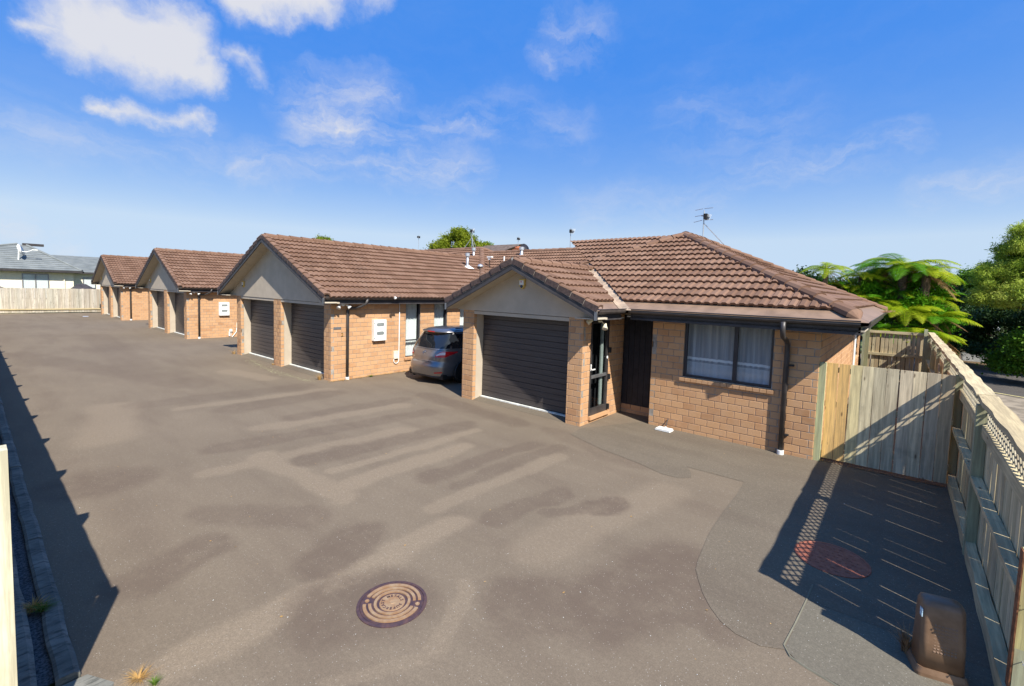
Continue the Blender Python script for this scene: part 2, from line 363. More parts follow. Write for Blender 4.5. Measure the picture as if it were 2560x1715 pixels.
# ------------------------------------------------------------------ asphalt and ground
def make_asphalt(name, tone, stains=True, fine=1.0):
    m = Mat(name, .92, .2)
    P = m.P(); s = m.N('ShaderNodeSeparateXYZ'); 
    wn_ = m.noise(1.1, 5, .6, out='Color'); sub = m.N('ShaderNodeVectorMath', operation='SUBTRACT'); m.l.new(wn_, sub.inputs[0]); sub.inputs[1].default_value = (.5, .5, .5)
    scl = m.N('ShaderNodeVectorMath', operation='SCALE'); m.l.new(sub.outputs[0], scl.inputs[0]); scl.inputs['Scale'].default_value = .5
    ad = m.N('ShaderNodeVectorMath', operation='ADD'); m.l.new(P, ad.inputs[0]); m.l.new(scl.outputs[0], ad.inputs[1]); m.l.new(ad.outputs[0], s.inputs[0])
    X, Y = s.outputs[0], s.outputs[1]
    big = m.noise(.32, 5, .6); mid = m.noise(1.6, 5, .6); st = m.noise(1, 6, .6, stretch=(.35, 1.5, 1))
    base = m.ramp(big, [(.25, tuple(x*.84 for x in tone)), (.5, tone), (.75, tuple(x*1.13 for x in tone))])
    c = m.mix(m.rng(st, .40, .70, 0, .55), base, (tone[0]*.70, tone[1]*.66, tone[2]*.68))
    c = m.mix(m.rng(mid, .45, .8, 0, .30), c, tuple(x*1.25 for x in tone))
    if stains:
        f = lambda op, a, b=None, cc=None, clamp=False: m.math(op, a, b, cc, clamp)
        dark = [(-3.6, 2.0, -3.4, 2.35, .50, .95), (-4.5, 2.8, -4.3, 2.3, .36, .85), (-2.92, 5.2, -2.75, 5.42, .24, 1.0), (-3.25, 4.6, -2.95, 5.1, .16, .7), (-3.65, 4.1, -3.5, 5.2, .20, .8), (-1.85, 3.6, -1.55, 4.7, .55, 1.0), (-2.5, 3.1, -1.75, 3.7, .42, .9), (-1.3, 4.0, -1.0, 4.0, .18, .9),
                (-5.25, .95, -5.45, 1.5, .32, .8), (-8.3, 1.0, -8.2, 1.15, .62, .8), (-7.1, 3.5, -6.75, 6.5, .30, .7), (-8.6, 2.7, -8.0, 6.6, .32, .65), (-11.2, 6.0, -11.1, 3.8, .45, .6), (-24, 1.0, -14.5, 3.9, .6, .5), (-5.2, 4.3, -5.0, 6.6, .22, .75), (-4.7, 4.4, -4.6, 6.8, .16, .6), (-9.4, 7.6, -6, 7.4, .32, .7), (-30, 4, -18, 3.4, .6, .45), (-9.6, 4.4, -9.4, 6.9, .3, .6), (-12.8, 2.5, -12.4, 5.8, .45, .5), (-6.2, 1.8, -5.3, 2.6, .3, .6), (-3.2, 7.0, -5.2, 7.5, .3, .5)]
        light = [(-3.85, .5, -3.95, 1.8, .20, 1.0), (-3.95, 1.8, -3.87, 2.8, .20, 1.0), (-3.87, 2.8, -3.94, 3.7, .22, .9), (-5.76, 3.1, -5.84, 5.6, .22, .9), (-7.8, 3.0, -5.5, 3.15, .22, .8), (-2.9, 3.9, -2.4, 6.3, .35, .6), (-6.4, 3.5, -6.3, 6.4, .14, .8), (-9.3, 3.6, -8.9, 6.5, .25, .7), (-10.5, 1.5, -13, 2, .5, .7), (-16, 5.2, -14, 5.6, .35, .8), (-4.4, 3.8, -4.3, 6.4, .16, .7), (-7.6, 2.2, -7.3, 5.5, .2, .7), (-3.0, 2.9, -2.6, 2.3, .10, .6), (-2.9, 1.6, -2.6, 2.2, .08, .5), (-11.9, 3.0, -11.6, 6.2, .22, .7)]
        A = None
        for (a, b, c1, d, r, w) in dark:
            v = f('MULTIPLY', m.rng(capsule(f, None, X, Y, a, b, c1, d, r*1.2), .0, .5), w); A = v if A is None else f('MAXIMUM', A, v)
        A = f('MULTIPLY', A, m.rng(m.noise(3.2, 6, .7), .30, .62, .45, 1.0))
        B = None
        for (a, b, c1, d, r, w) in light:
            v = f('MULTIPLY', m.rng(capsule(f, None, X, Y, a, b, c1, d, r*1.25), .0, .6), w); B = v if B is None else f('MAXIMUM', B, v)
        c = m.mix(f('MULTIPLY', B, .85), c, tuple(q*1.38 for q in (tone[0], tone[1]*.99, tone[2]*.97)))
        c = m.mix(f('MULTIPLY', A, .80), c, (tone[0]*.56, tone[1]*.50, tone[2]*.53))
    sp = m.noise(85*fine, 4, .75); sp2 = m.noise(26*fine, 4, .75); c = m.mix(m.rng(sp2, .42, .68, .30, 0), c, tuple(x*.5 for x in tone)); c = m.mix(m.rng(sp, .38, .62, .45, 0), c, tuple(x*.45 for x in tone)); 
    v = m.N('ShaderNodeTexVoronoi'); v.inputs['Scale'].default_value = 55*fine; m.l.new(P, v.inputs['Vector'])
    rr = m.N('ShaderNodeSeparateXYZ'); m.l.new(v.outputs['Color'], rr.inputs[0])
    fl = m.math('MULTIPLY', m.rng(v.outputs['Distance'], .16, .24, 1, 0), m.rng(rr.outputs[0], .80, .86, 0, 1)); c = m.mix(m.math('MULTIPLY', fl, .6), c, (.42, .38, .32))
    m.color(c); m.bump(sp, .55, .006); return m.m
mAsph = make_asphalt('old_asphalt', (.220, .173, .122))
mAsph2 = make_asphalt('newer_asphalt', (.186, .152, .110), stains=False)
mAsph3 = make_asphalt('greenish_asphalt', (.182, .162, .122), stains=False)
mAsph4 = make_asphalt('tree_shaded_asphalt', (.11, .098, .085), stains=False)  # darker tone holds the tree shade on the neighbouring drive
def make_concrete():
    m = Mat('mossy_concrete', .95, .15); n = m.noise(3, 6, .65); n2 = m.noise(26, 5, .7, stretch=(1, .25, 1))
    c = m.mix(m.rng(n, .35, .7), (.14, .14, .12), (.25, .24, .205)); c = m.mix(m.rng(n2, .45, .7, 0, .75), c, (.05, .052, .046)); m.color(c); m.bump(n2, .5, .01); return m.m
mConc = make_concrete()
mSoil = plain('garden_soil', (.10, .075, .05), .95, .1, vary=.5, scale=14, bump=.4)
mGrassG = plain('rough_grass_ground', (.10, .12, .05), .95, .1, vary=.5, scale=1.2, bump=.2)
mGravel = plain('dark_gravel', (.075, .08, .085), .9, .3, vary=.7, scale=60, bump=.8)
def sheet(name, pts, z, mat, label=None):
    mb = MB().add([(x, y, z) for x, y in pts], [tuple(range(len(pts)))]); o = part(mb, name, mat); o['kind'] = 'structure'
    if label: o['label'] = label
    return o
sheet('ground', [(-900, -900), (900, -900), (900, 900), (-900, 900)], -.03, mGrassG, 'open ground beyond the fences and gardens')
sheet('driveway', [(-49.2, .44), (-4.2, .44), (-4.2, -14), (.82, -14), (.82, 30), (-49.2, 30)], 0.0, mAsph, 'stained brown grey asphalt of the shared driveway')
pts = [(-4.9, 8.05), (-4.84, 7.56), (-3.99, 7.24), (-3.15, 7.06), (-2.7, 6.9), (-2.45, 6.93), (-2.32, 7.08), (-2.4, 7.3), (-2.52, 7.48), (-1.67, 7.49), (-1.63, 7.0), (-1.62, 6.39), (-1.60, 5.9), (-1.57, 5.49), (-1.53, 5.2), (-1.49, 4.91), (-1.45, 4.72), (-1.37, 4.56), (-1.27, 4.38), (-1.15, 4.22), (-1.03, 4.1), (-.89, 4.03), (-.7, 4.02), (-.53, 4.12), (-.52, 4.5), (-.5, 4.95), (.8, 4.97), (.8, 9.9), (-4.0, 9.9)]
sheet('asphalt_patch', pts, .004, mAsph2, 'newer darker asphalt strip laid round the end house')
sheet('asphalt_patch', [(-.515, 4.945), (-.53, 4.4), (-.545, 4.12), (-.42, 4.03), (-.15, 3.99), (.3, 3.8), (.8, 3.4), (.8, 4.965)], .0045, mAsph3, 'pale greenish asphalt patch in front of the brown service pillar')
# raised tar seam of the patch
seam = MB(); sp_ = [(-.5, 5.25), (-.51, 4.95), (-.535, 4.5), (-.56, 4.16), (-.50, 4.06), (-.38, 4.02), (-.15, 3.97), (.3, 3.78), (.8, 3.4)]
for i in range(len(sp_)-1): seam.tube([(sp_[i][0], sp_[i][1], .002), (sp_[i+1][0], sp_[i+1][1], .002)], .009, 5)
o = part(seam, 'patch_seam', plain('tar_seam', (.16, .15, .11), .9)); o['kind'] = 'structure'
sheet('concrete_apron', [(-4.24, .47), (-4.02, .58), (-3.92, .55), (-3.8, .50), (-3.7, .2), (-3.7, -1), (-4.24, -1)], .004, mConc, 'pale concrete edge at the near corner of the driveway')
sheet('neighbour_driveway', [(.95, 21.5), (7.5, 18), (7.5, 26.3), (1.4, 28.6), (.95, 29.4)], -.006, mAsph4, 'asphalt neighbouring drive beyond the lattice fence, coloured dark as tree shade')
sheet('neighbour_yard', [(.9, -10), (9, -10), (9, 19.0), (.9, 21.6)], -.010, plain('pale_sunlit_asphalt', (.24, .20, .15), .9, .2, vary=.3, scale=3, bump=.3), 'pale sunlit yard behind the lattice fence')  # paler than the drive beyond: sunlight put into the colour
sheet('leaf_litter_verge', [(.9, 28.5), (7.5, 26), (9, 40), (-2, 40), (.9, 31)], -.002, plain('leaf_litter', (.13, .09, .05), .95, .1, vary=.5, scale=9, bump=.4), 'brown leafy verge under the neighbouring trees')
sheet('painted_line', [(.96, 21.75), (3.4, 20.3), (3.4, 20.42), (.96, 21.87)], -.002, plain('faded_yellow_line', (.55, .47, .22), .9, vary=.2), 'thin pale painted line across the neighbouring drive')
# kerb (two mossy nibs with a gravel groove)
kb = bpy.data.objects.new('kerb', None); col.objects.link(kb); kb['kind'] = 'structure'; kb['label'] = 'mossy concrete double kerb along the left edge of the driveway'; ORG['kerb'] = Vector((0, 0, 0))
x = -4.26
rk = random.Random(3)
while x > -49:
    L = rk.uniform(2.4, 3.1)
    for (y0, y1, z0) in ((.315, .44, .045), (.06, .235, .085)):
        m_ = MB(); dz = rk.uniform(-.012, .012); n = 10; vs = []
        for i in range(n+1):
            xx = x - (L-.02)*i/n; jy = rk.uniform(-.008, .008); jz = rk.uniform(-.007, .007)
            vs += [(xx, y0+jy, -.05), (xx, y0+jy, z0+dz+jz-.012), (xx, y0+.02+jy, z0+dz+jz), (xx, y1-.03+jy, z0+dz+jz), (xx, y1+jy, z0+dz+jz-.02), (xx, y1+jy, -.05)]
        fs = [(6*i+k, 6*i+k+1, 6*i+k+7, 6*i+k+6) for i in range(n) for k in range(5)] + [tuple(range(6)), tuple(6*n+k for k in range(6))]
        m_.add(vs, fs); part(m_, 'kerb_block', mConc, kb)
    x -= L
sheet('gravel_groove', [(-49, .2), (-4.3, .2), (-4.3, .34), (-49, .34)], .012, mGravel, 'dark gravel in the groove of the kerb')
sheet('soil_strip', [(-49, -1.5), (-4.3, -1.5), (-4.3, .07), (-49, .07)], .02, mSoil, 'soil strip between the kerb and the left fence')

# ------------------------------------------------------------------ brick walls
CH = .1335; BL = .235; BH = .1225
mMortarL = plain('pale_verge_mortar', (.42, .38, .33), .95, .1, vary=.3, scale=20)
_bm = {}
def brick_mesh(L):
    k = round(L/.005)
    if k not in _bm:
        L = k*.005; h = L/2; e = .004
        v = [(-h+e, 0, e), (h-e, 0, e), (h-e, 0, BH-e), (-h+e, 0, BH-e), (-h, e, 0), (h, e, 0), (h, e, BH), (-h, e, BH), (-h, .03, 0), (h, .03, 0), (h, .03, BH), (-h, .03, BH)]
        f = [(0, 1, 2, 3), (4, 5, 1, 0), (5, 6, 2, 1), (6, 7, 3, 2), (7, 4, 0, 3), (8, 9, 5, 4), (9, 10, 6, 5), (10, 11, 7, 6), (11, 8, 4, 7)]
        _bm[k] = mesh('brick', v, f, mBrick)
    return _bm[k]
class Wall:
    """brick veneer wall: P0 bottom-left corner seen from outside, u along, nrm outward"""
    def __init__(s, store, P0, u, nrm, W, H, holes=(), ref=None, thick=.11, only_mortar=False, ztop=None):
        P0 = Vector(P0); u = Vector(u); nrm = Vector(nrm); s.slabs = MB()
        xs = sorted({0, W, *[h[0] for h in holes], *[h[1] for h in holes]}); zs = sorted({-.08, H, *[h[2] for h in holes], *[h[3] for h in holes]})
        M = cols(u, -nrm, Vector((0, 0, 1)), P0)
        for i in range(len(xs)-1):
            for j in range(len(zs)-1):
                a, b, c, d = xs[i], xs[i+1], zs[j], zs[j+1]
                if any(h[0] <= a+1e-6 and h[1] >= b-1e-6 and h[2] <= c+1e-6 and h[3] >= d-1e-6 for h in holes): continue
                s.slabs.box(a, b, .007, thick, c, d, M)
        wid = len(store['mortar']); store['mortar'].append(s.slabs)
        if only_mortar: return
        ref = W if ref is None else ref
        k = -1
        while True:
            z0 = .075 + CH*k; 
            if z0 > H-.03: break
            off = (.0775 if k % 2 == 0 else .2) if ref == 0 else (.045 if k % 2 == 0 else .1675)
            a0 = ref + off - 245*.245
            spans = []
            n0 = int((-a0)/.245)-2
            for i in range(n0, n0+int(W/.245)+6):
                a = a0 + i*.245 + .005; b = a + BL
                segs = [(max(a, 0), min(b, W))]
                for h in holes:
                    if h[2] < z0+BH-.02 and h[3] > z0+.02:
                        ns = []
                        for (p, q) in segs:
                            if q <= h[0] or p >= h[1]: ns.append((p, q)); continue
                            if p < h[0]: ns.append((p, h[0]))
                            if q > h[1]: ns.append((h[1], q))
                        segs = ns
                spans += [(p, q) for p, q in segs if q-p > .012]
            if W < .15: spans = [(0, W)]
            for p, q in spans:
                zz = z0; jit = rnd.uniform(-.0015, .0015)
                Mx = cols(u, -nrm, Vector((0, 0, 1)), P0 + u*((p+q)/2) + Vector((0, 0, zz)) + nrm*(0.001+jit))
                store['bricks'].append((brick_mesh(q-p), Mx, nrm, wid))
            k += 1
def finish_walls(store, parent_thing, label=None):
    ws = [part(s, 'wall', mMortar, parent_thing) for s in store['mortar']]
    br = store['bricks']
    def key(b):
        p = b[1].translation; d = CAM-p; f = d.normalized().dot(b[2]); return d.length/max(f, .02)**.5
    br.sort(key=key)
    for me, M, n, wi in br[:300]: inst(me, 'brick', ws[wi], M)
    for wi, w in enumerate(ws):
        V = []; F = []; o0 = ORG[w.name]
        for me, M, n, k in br[300:]:
            if k != wi: continue
            b = len(V); V += [tuple((M @ v.co) - o0) for v in me.vertices]; F += [tuple(i+b for i in p.vertices) for p in me.polygons]
        if V:
            me = mesh('brick', V, F, mBrick); o = bpy.data.objects.new('brick', me); col.objects.link(o); o.parent = w; o['kind'] = 'stuff'; ORG[o.name] = o0
    return ws

# ------------------------------------------------------------------ tiled roofs
SL = .45; CS = 1/math.sqrt(1+SL*SL); GA = .327; TW = .314
def tile_profile(w, n_units=2):
    u = w/n_units; p = []
    for k in range(n_units):
        b = k*u; p += [(b+.0, .0), (b+.030*u/.157, .001), (b+.052*u/.157, .024), (b+.118*u/.157, .026), (b+.146*u/.157, .003)]
    p.append((w-.002, .0)); return p
def tile_geo(prof):
    L = (GA+.02)/CS; v = []; f = []; n = len(prof)
    for (x, h) in prof: v.append((x, 0, h+.056))
    for (x, h) in prof: v.append((x, L, h+.006))
    for (x, h) in prof: v.append((x, .012, h+.006))
    for i in range(n-1):
        f.append((i, i+1, n+i+1, n+i)); f.append((2*n+i, 2*n+i+1, i+1, i))
    return v, f
_tv, _tf = tile_geo(tile_profile(TW)); tile_me = mesh('roof_tile', _tv, _tf, mTile)
class Plane:
    def __init__(s, P0, u, n): s.P0 = Vector(P0); s.u = Vector(u); s.n = Vector(n); s.sl = Vector((s.n.x*CS, s.n.y*CS, SL*CS)); s.nr = s.u.cross(s.sl).normalized()
    def at(s, a, b, h=0): return s.P0 + s.u*a + s.n*b + Vector((0, 0, SL*b)) + s.nr*h
    def loc(s, P): d = Vector(P)-s.P0; return (d.dot(s.u), d.dot(s.n))
def clip_poly(poly, a, b, c):
    """keep a*x+b*y<=c ; points are tuples with x,y first"""
    out = []
    for i in range(len(poly)):
        p, q = poly[i], poly[(i+1) % len(poly)]; dp = a*p[0]+b*p[1]-c; dq = a*q[0]+b*q[1]-c
        if dp <= 0: out.append(p)
        if (dp < 0 < dq) or (dq < 0 < dp):
            t = dp/(dp-dq); out.append(tuple(p[k]+(q[k]-p[k])*t for k in range(len(p))))
    return out
def tile_plane(store, pl, poly, b0=0., aoff=0.):
    """poly: convex polygon in (a,b), ccw"""
    A = []
    for i in range(len(poly)):
        p, q = poly[i], poly[(i+1) % len(poly)]; dx, dy = q[0]-p[0], q[1]-p[1]; nx, ny = dy, -dx; A.append((nx, ny, nx*p[0]+ny*p[1]))
    amin = min(p[0] for p in poly); amax = max(p[0] for p in poly); bmax = max(p[1] for p in poly)
    j = 0
    while b0 + j*GA < bmax-.02:
        b = b0 + j*GA; i0 = math.floor((amin-aoff)/TW)
        for i in range(i0, i0+int((amax-amin)/TW)+3):
            a = aoff + i*TW; M = cols(pl.u, pl.sl, pl.nr, pl.at(a, b))
            cor = [(a, b), (a+TW, b), (a+TW, b+GA), (a, b+GA)]
            ins = [all(c0*x+c1*y <= c2+1e-4 for (x, y) in cor) for (c0, c1, c2) in A]
            if all(ins): store['tiles'].append((M, pl.nr)); continue
            cp_ = cor
            for (c0, c1, c2) in A: cp_ = clip_poly(cp_, c0, c1, c2) if cp_ else cp_
            if not cp_ or len(cp_) < 3: continue
            ar = abs(sum(cp_[k][0]*cp_[(k+1) % len(cp_)][1]-cp_[(k+1) % len(cp_)][0]*cp_[k][1] for k in range(len(cp_))))/2
            if ar < .004: continue
            vs = []; fs = []
            for f in _tf:
                pf = [(a+_tv[k][0], b+min(_tv[k][1]*CS, GA+.0199), _tv[k][2]) for k in f]
                for (c0, c1, c2) in A:
                    if pf: pf = clip_poly(pf, c0, c1, c2+(abs(c1)*.02 if c1 > 0 and abs(c0) < 1e-6 else 0))
                if len(pf) >= 3:
                    n = len(vs); vs += [tuple(pl.at(x, y, z)) for x, y, z in pf]; fs.append(tuple(range(n, n+len(pf))))
            if fs: store['cut'].append((vs, fs))
        j += 1
def cap_mesh(L, name='ridge_tile', flip=False):
    prof = [(-.125, -.055), (-.118, .008), (-.075, .052), (0, .072), (.075, .052), (.118, .008), (.125, -.055)]
    v = []; n = len(prof)
    for (x, s_, dz) in ((0, 1.10, .018), (L+.03, .96, .0), (0.0, 1.02, -.006)):
        for (y, z) in prof: v.append((x, y*s_, z*s_+dz))
    f = [(i, i+1, n+i+1, n+i) for i in range(n-1)] + [(2*n+i, 2*n+i+1, i+1, i) for i in range(n-1)]
    return mesh(name, v, f, mTile)
cap_me = cap_mesh(.40)
def cap_run(store, A, B, up, L=.40):
    A = Vector(A); B = Vector(B); d = B-A; n = max(1, round(d.length/L)); x = d.normalized(); up = Vector(up); y = up.cross(x).normalized(); z = x.cross(y)
    sc = d.length/n/L
    for i in range(n): store['caps'].append((cols(x*sc, y, z, A + d*(i/n) + z*.035), z))
def verge_mesh(sgn):
    L = .365; prof = [(-.17, .03), (-.13, .085), (-.05, .098), (.0, .088), (.018, .06), (.022, -.060), (.004, -.063)]
    v = []; n = len(prof)
    for (x, dy, dz) in ((.006, .012, .028), (.05, .010, .024), (L-.004, -.004, .0)):
        for (y, z) in prof: v.append((x*sgn, y + (dy if y > -.1 else 0), z+dz))
    for (y, z) in prof: v.append((.010*sgn, y*.8-.02, z-.02))
    f = [(i, i+1, n+i+1, n+i) for i in range(n-1)] + [(n+i, n+i+1, 2*n+i+1, 2*n+i) for i in range(n-1)] + [(3*n+i, 3*n+i+1, i+1, i) for i in range(n-1)]
    me = mesh('verge_tile', v, f, mTile); me.materials.append(mVergeFace)
    for p in me.polygons:
        ks = {k % n for k in p.vertices}
        if ks <= {3, 4, 5, 6} and min(ks) >= 4: p.material_index = 1
    return me
mVergeFace = plain('dark_verge_face', (.070, .048, .042), .8, .3, vary=.35, scale=18)
vergeR = verge_mesh(1); vergeL = verge_mesh(-1)
def finish_roof(store, th, roof):
    T = store['tiles']
    def key(t):
        d = CAM - t[0].translation; f = d.normalized().dot(t[1]); return (d.length if f > .01 else 1000+d.length)
    T.sort(key=key)
    for M, n in T[:300]: inst(tile_me, 'roof_tile', roof, M)
    joined('roof_tile', tile_me, [t[0] for t in T[300:]], mTile, roof, store['cut'])
    for M, z in store['caps']: inst(cap_me, 'ridge_tile', roof, M)
def new_store(): return dict(mortar=[], bricks=[], tiles=[], cut=[], caps=[])

def garage_door(th, X0, X1, Y, z0, z1):
    g = MB().box(X0, X1, Y+.03, Y+.06, z0, z1); d = part(g, 'garage_door', mGDoor, th)
    nr = 16; rh = (z1-z0)/nr
    for s in range(4):
        mb = MB(); prof = []
        zz = z0 + s*4*rh + .003
        prof = [(Y+.03, zz)]
        for r in range(4):
            a = zz + r*rh; prof += [(Y+.010, a), (Y, a+.010), (Y, a+rh-.008), (Y+.010, a+rh-.003)]
        prof.append((Y+.03, zz+4*rh-.006))
        n = len(prof); v = [(X0+.002, y, z) for y, z in prof] + [(X1-.002, y, z) for y, z in prof]
        mb.add(v, [(i, i+n, i+n+1, i+1) for i in range(n-1)]); part(mb, 'door_panel', mGDoor, d)
    part(MB().box(X0, X1, Y-.004, Y+.028, z0-.006, z0+.006), 'door_seal', mBlack, d)
    return d
def gable_wing(th, st, x0, x1, Yf, Yb, xr, zr, xl, xe, Yend, openings, roof_parts):
    """brick garage wing with gable facing -Y"""
    zp = lambda x: zr - SL*abs(x-xr)
    # piers
    edges = [x0] + [v for o in openings for v in o] + [x1]
    for i in range(0, len(edges), 2):
        a, b = edges[i], edges[i+1]
        Wall(st, (a, Yf, 0), (1, 0, 0), (0, -1, 0), b-a, 2.255, thick=.10, ref=b-a)
        if i > 0: Wall(st, (a, Yf+.105, 0), (0, -1, 0), (-1, 0, 0), .10, 2.2, thick=.05, ref=.1)
        if i < len(edges)-2: Wall(st, (b, Yf+.002, 0), (0, 1, 0), (1, 0, 0), .10, 2.2, thick=.05, ref=0)
    for n, (a, b) in enumerate(openings):
        Yd = Yf+.345
        part(MB().box(a-.09, a-.006, Yf+.108, Yd+.05, .0, 2.2), 'door_jamb', mBeige, th); part(MB().box(b+.006, b+.09, Yf+.108, Yd+.05, 0, 2.2), 'door_jamb', mBeige, th)
        part(MB().box(a-.004, b+.004, Yf+.004, Yd+.03, 2.172, 2.25), 'door_head', mBeige, th)
        garage_door(th, a, b, Yd, .078, 2.175)
        part(MB().prism([(0, 0), (0, .002), (.001, .002)], 0, .001, Matrix.Translation((a, Yf, -1))).box(a+.02, b-.004, Yd-.085, Yd-.012, .02, .074), 'door_sill', mWhiteDirty, th)
        rp = MB(); rp.add([(a, Yf+.02, .002), (b, Yf+.02, .002), (b, Yd-.08, .05), (a, Yd-.08, .05), (a, Yd+.05, .05), (b, Yd+.05, .05)], [(0, 1, 2, 3), (3, 2, 5, 4)]); part(rp, 'threshold_ramp', mAsph2, th)
    # gable board, raked soffit, barge boards
    yg = Yf-.012; pts = [(x0+.001 if False else xl+.33, 2.262), (xe-.33, 2.262), (xe-.02, zp(xe)-.155), (xr, zr-.155), (xl+.02, zp(xl)-.155)]
    pts = [(xl+.05, 2.262), (xe-.05, 2.262), (xe-.05, zp(xe)-.135), (xr, zr-.155), (xl+.05, zp(xl)-.135)]
    part(MB().prism(pts, yg, yg+.10), 'gable_board', mBeige, th)
    for sgn, xend in ((1, xe), (-1, xl)):
        v = [(xr, Yb+.02, zr-.165), (xend, Yb+.02, zp(xend)-.165), (xend, Yf, zp(xend)-.165), (xr, Yf, zr-.165), (xr, Yb+.02, zr-.15), (xend, Yb+.02, zp(xend)-.15), (xend, Yf, zp(xend)-.15), (xr, Yf, zr-.15)]
        part(MB().add(v, [(0, 1, 2, 3), (4, 5, 6, 7), (0, 1, 5, 4), (1, 2, 6, 5)]), 'raked_soffit', mSoffit, th)
        q = MB(); 
        for (ya, yb2, t0, t1) in ((Yb, Yb+.022, -.13, -.012), (Yb-.012, Yb+.022, -.175, -.125), (Yb-.008, Yb, -.075, -.060)):
            q.add([(xr, ya, zr+t0), (xend, ya, zp(xend)+t0), (xend, ya, zp(xend)+t1), (xr, ya, zr+t1), (xr, yb2, zr+t0), (xend, yb2, zp(xend)+t0), (xend, yb2, zp(xend)+t1), (xr, yb2, zr+t1)], [(0, 1, 2, 3), (4, 5, 6, 7), (0, 1, 5, 4), (3, 2, 6, 7), (1, 2, 6, 5)])
        part(q, 'barge_board', mFascia, th)
        part(MB().box(xend-(.0 if sgn < 0 else .06), xend+(.0 if sgn > 0 else .06), Yb-.018, Yb-.013, zp(xend)-.18, zp(xend)-.02), 'barge_end_cap', mSteel, th)
    # verge tiles
    roof = roof_parts
    mt = MB()
    for sgn, xend in ((1, xe), (-1, xl)):
        mt.add([(xr, Yb+.018, zr-.06), (xend, Yb+.018, zp(xend)-.06), (xend, Yb+.018, zp(xend)+.095), (xr, Yb+.018, zr+.095)], [(0, 1, 2, 3)]).add([(xr, Yb-.003, zr-.045), (xend, Yb-.003, zp(xend)-.045), (xend, Yb-.003, zp(xend)+.075), (xr, Yb-.003, zr+.075)], [(0, 1, 2, 3)])
    part(mt, 'verge_mortar', mMortarL, roof)
    Ls = .365
    for sgn, xend in ((1, xe), (-1, xl)):
        d = Vector((-sgn*CS, 0, SL*CS)); tot = abs(xend-xr)/CS; n = int(tot/Ls)+1; L2 = tot/n
        for i in range(n):
            P = Vector((xend, Yb+.01, zp(xend)+.01)) + d*(i*L2)
            y = Vector((0, -1, 0)); x = d if sgn > 0 else -d; z = x.cross(y).normalized()
            inst(vergeR if sgn > 0 else vergeL, 'verge_tile', roof, cols(x*(L2/Ls), y, z, P))
def window(th, P0, u, nrm, w, h, mull=(), trans=(), curt='white', depth=.045, fr=.045, sill=True, sillz=.07):
    """window built as part of a house; P0 lower-left outer corner on the wall face"""
    P0 = Vector(P0); u = Vector(u); nrm = Vector(nrm); M = cols(u, -nrm, Vector((0, 0, 1)), P0); d = depth
    f = MB().box(0, fr, d, d+.06, 0, h, M).box(w-fr, w, d, d+.06, 0, h, M).box(fr, w-fr, d, d+.06, 0, fr, M).box(fr, w-fr, d, d+.06, h-fr, h, M)
    win = part(f, 'window', mFrame, th)
    for m in mull: part(MB().box(m-fr*.75, m+fr*.75, d-.006, d+.055, fr+.001, h-fr-.001, M), 'mullion', mFrame, win)
    for t in trans: part(MB().box(fr+.001, w-fr-.001, d-.006, d+.055, t-fr*.5, t+fr*.5, M), 'transom', mFrame, win)
    for a, b in zip((fr,)+tuple(m+fr*.75 for m in mull), tuple(m-fr*.75 for m in mull)+(w-fr,)):
        part(MB().add([M @ Vector(v) for v in ((a, d+.03, fr), (b, d+.03, fr), (b, d+.03, h-fr), (a, d+.03, h-fr))], [(0, 1, 2, 3)]), 'pane', mGlass, win)
    n = 60; cv = []
    for i in range(n+1):
        x = .02+(w-.04)*i/n; y = d+.16+.030*math.sin(i*.95)+.015*math.sin(i*2.3+1)
        if curt == 'sheer': y = d+.14+.010*math.sin(i*1.3)+(.02*math.sin(i*2.6) if i < n*.17 else 0)
        cv += [M @ Vector((x, y, .0)), M @ Vector((x, y, h))]
    part(MB().add(cv, [(2*i, 2*i+2, 2*i+3, 2*i+1) for i in range(n)]), 'curtain', mSheer if curt == 'sheer' else mCurt, win, smooth=True)
    rm = MB().add([M @ Vector(v) for v in ((-.05, .115, -.05), (w+.05, .115, -.05), (w+.05, .7, -.05), (-.05, .7, -.05), (-.05, .115, h+.05), (w+.05, .115, h+.05), (w+.05, .7, h+.05), (-.05, .7, h+.05))], [(0, 1, 2, 3), (4, 5, 6, 7), (2, 3, 7, 6), (1, 2, 6, 5), (0, 3, 7, 4)])
    part(rm, 'room_lining', mDarkInt, win)
    if sill:
        k = max(1, round((w+.1)/.115)); L = (w+.1)/k
        for i in range(k):
            a = -.05+i*L+.004; mb = MB(); vs = [(a, -.045, -.085), (a+L-.008, -.045, -.085), (a+L-.008, .05, -.085), (a, .05, -.085), (a, -.05, -.022), (a+L-.008, -.05, -.022), (a+L-.008, .05, .0), (a, .05, .0)]
            mb.add([M @ Vector(v) for v in vs], [(0, 3, 2, 1), (4, 5, 6, 7), (0, 1, 5, 4), (1, 2, 6, 5), (2, 3, 7, 6), (3, 0, 4, 7)]); part(mb, 'sill_brick', mBrick, win)
    return win
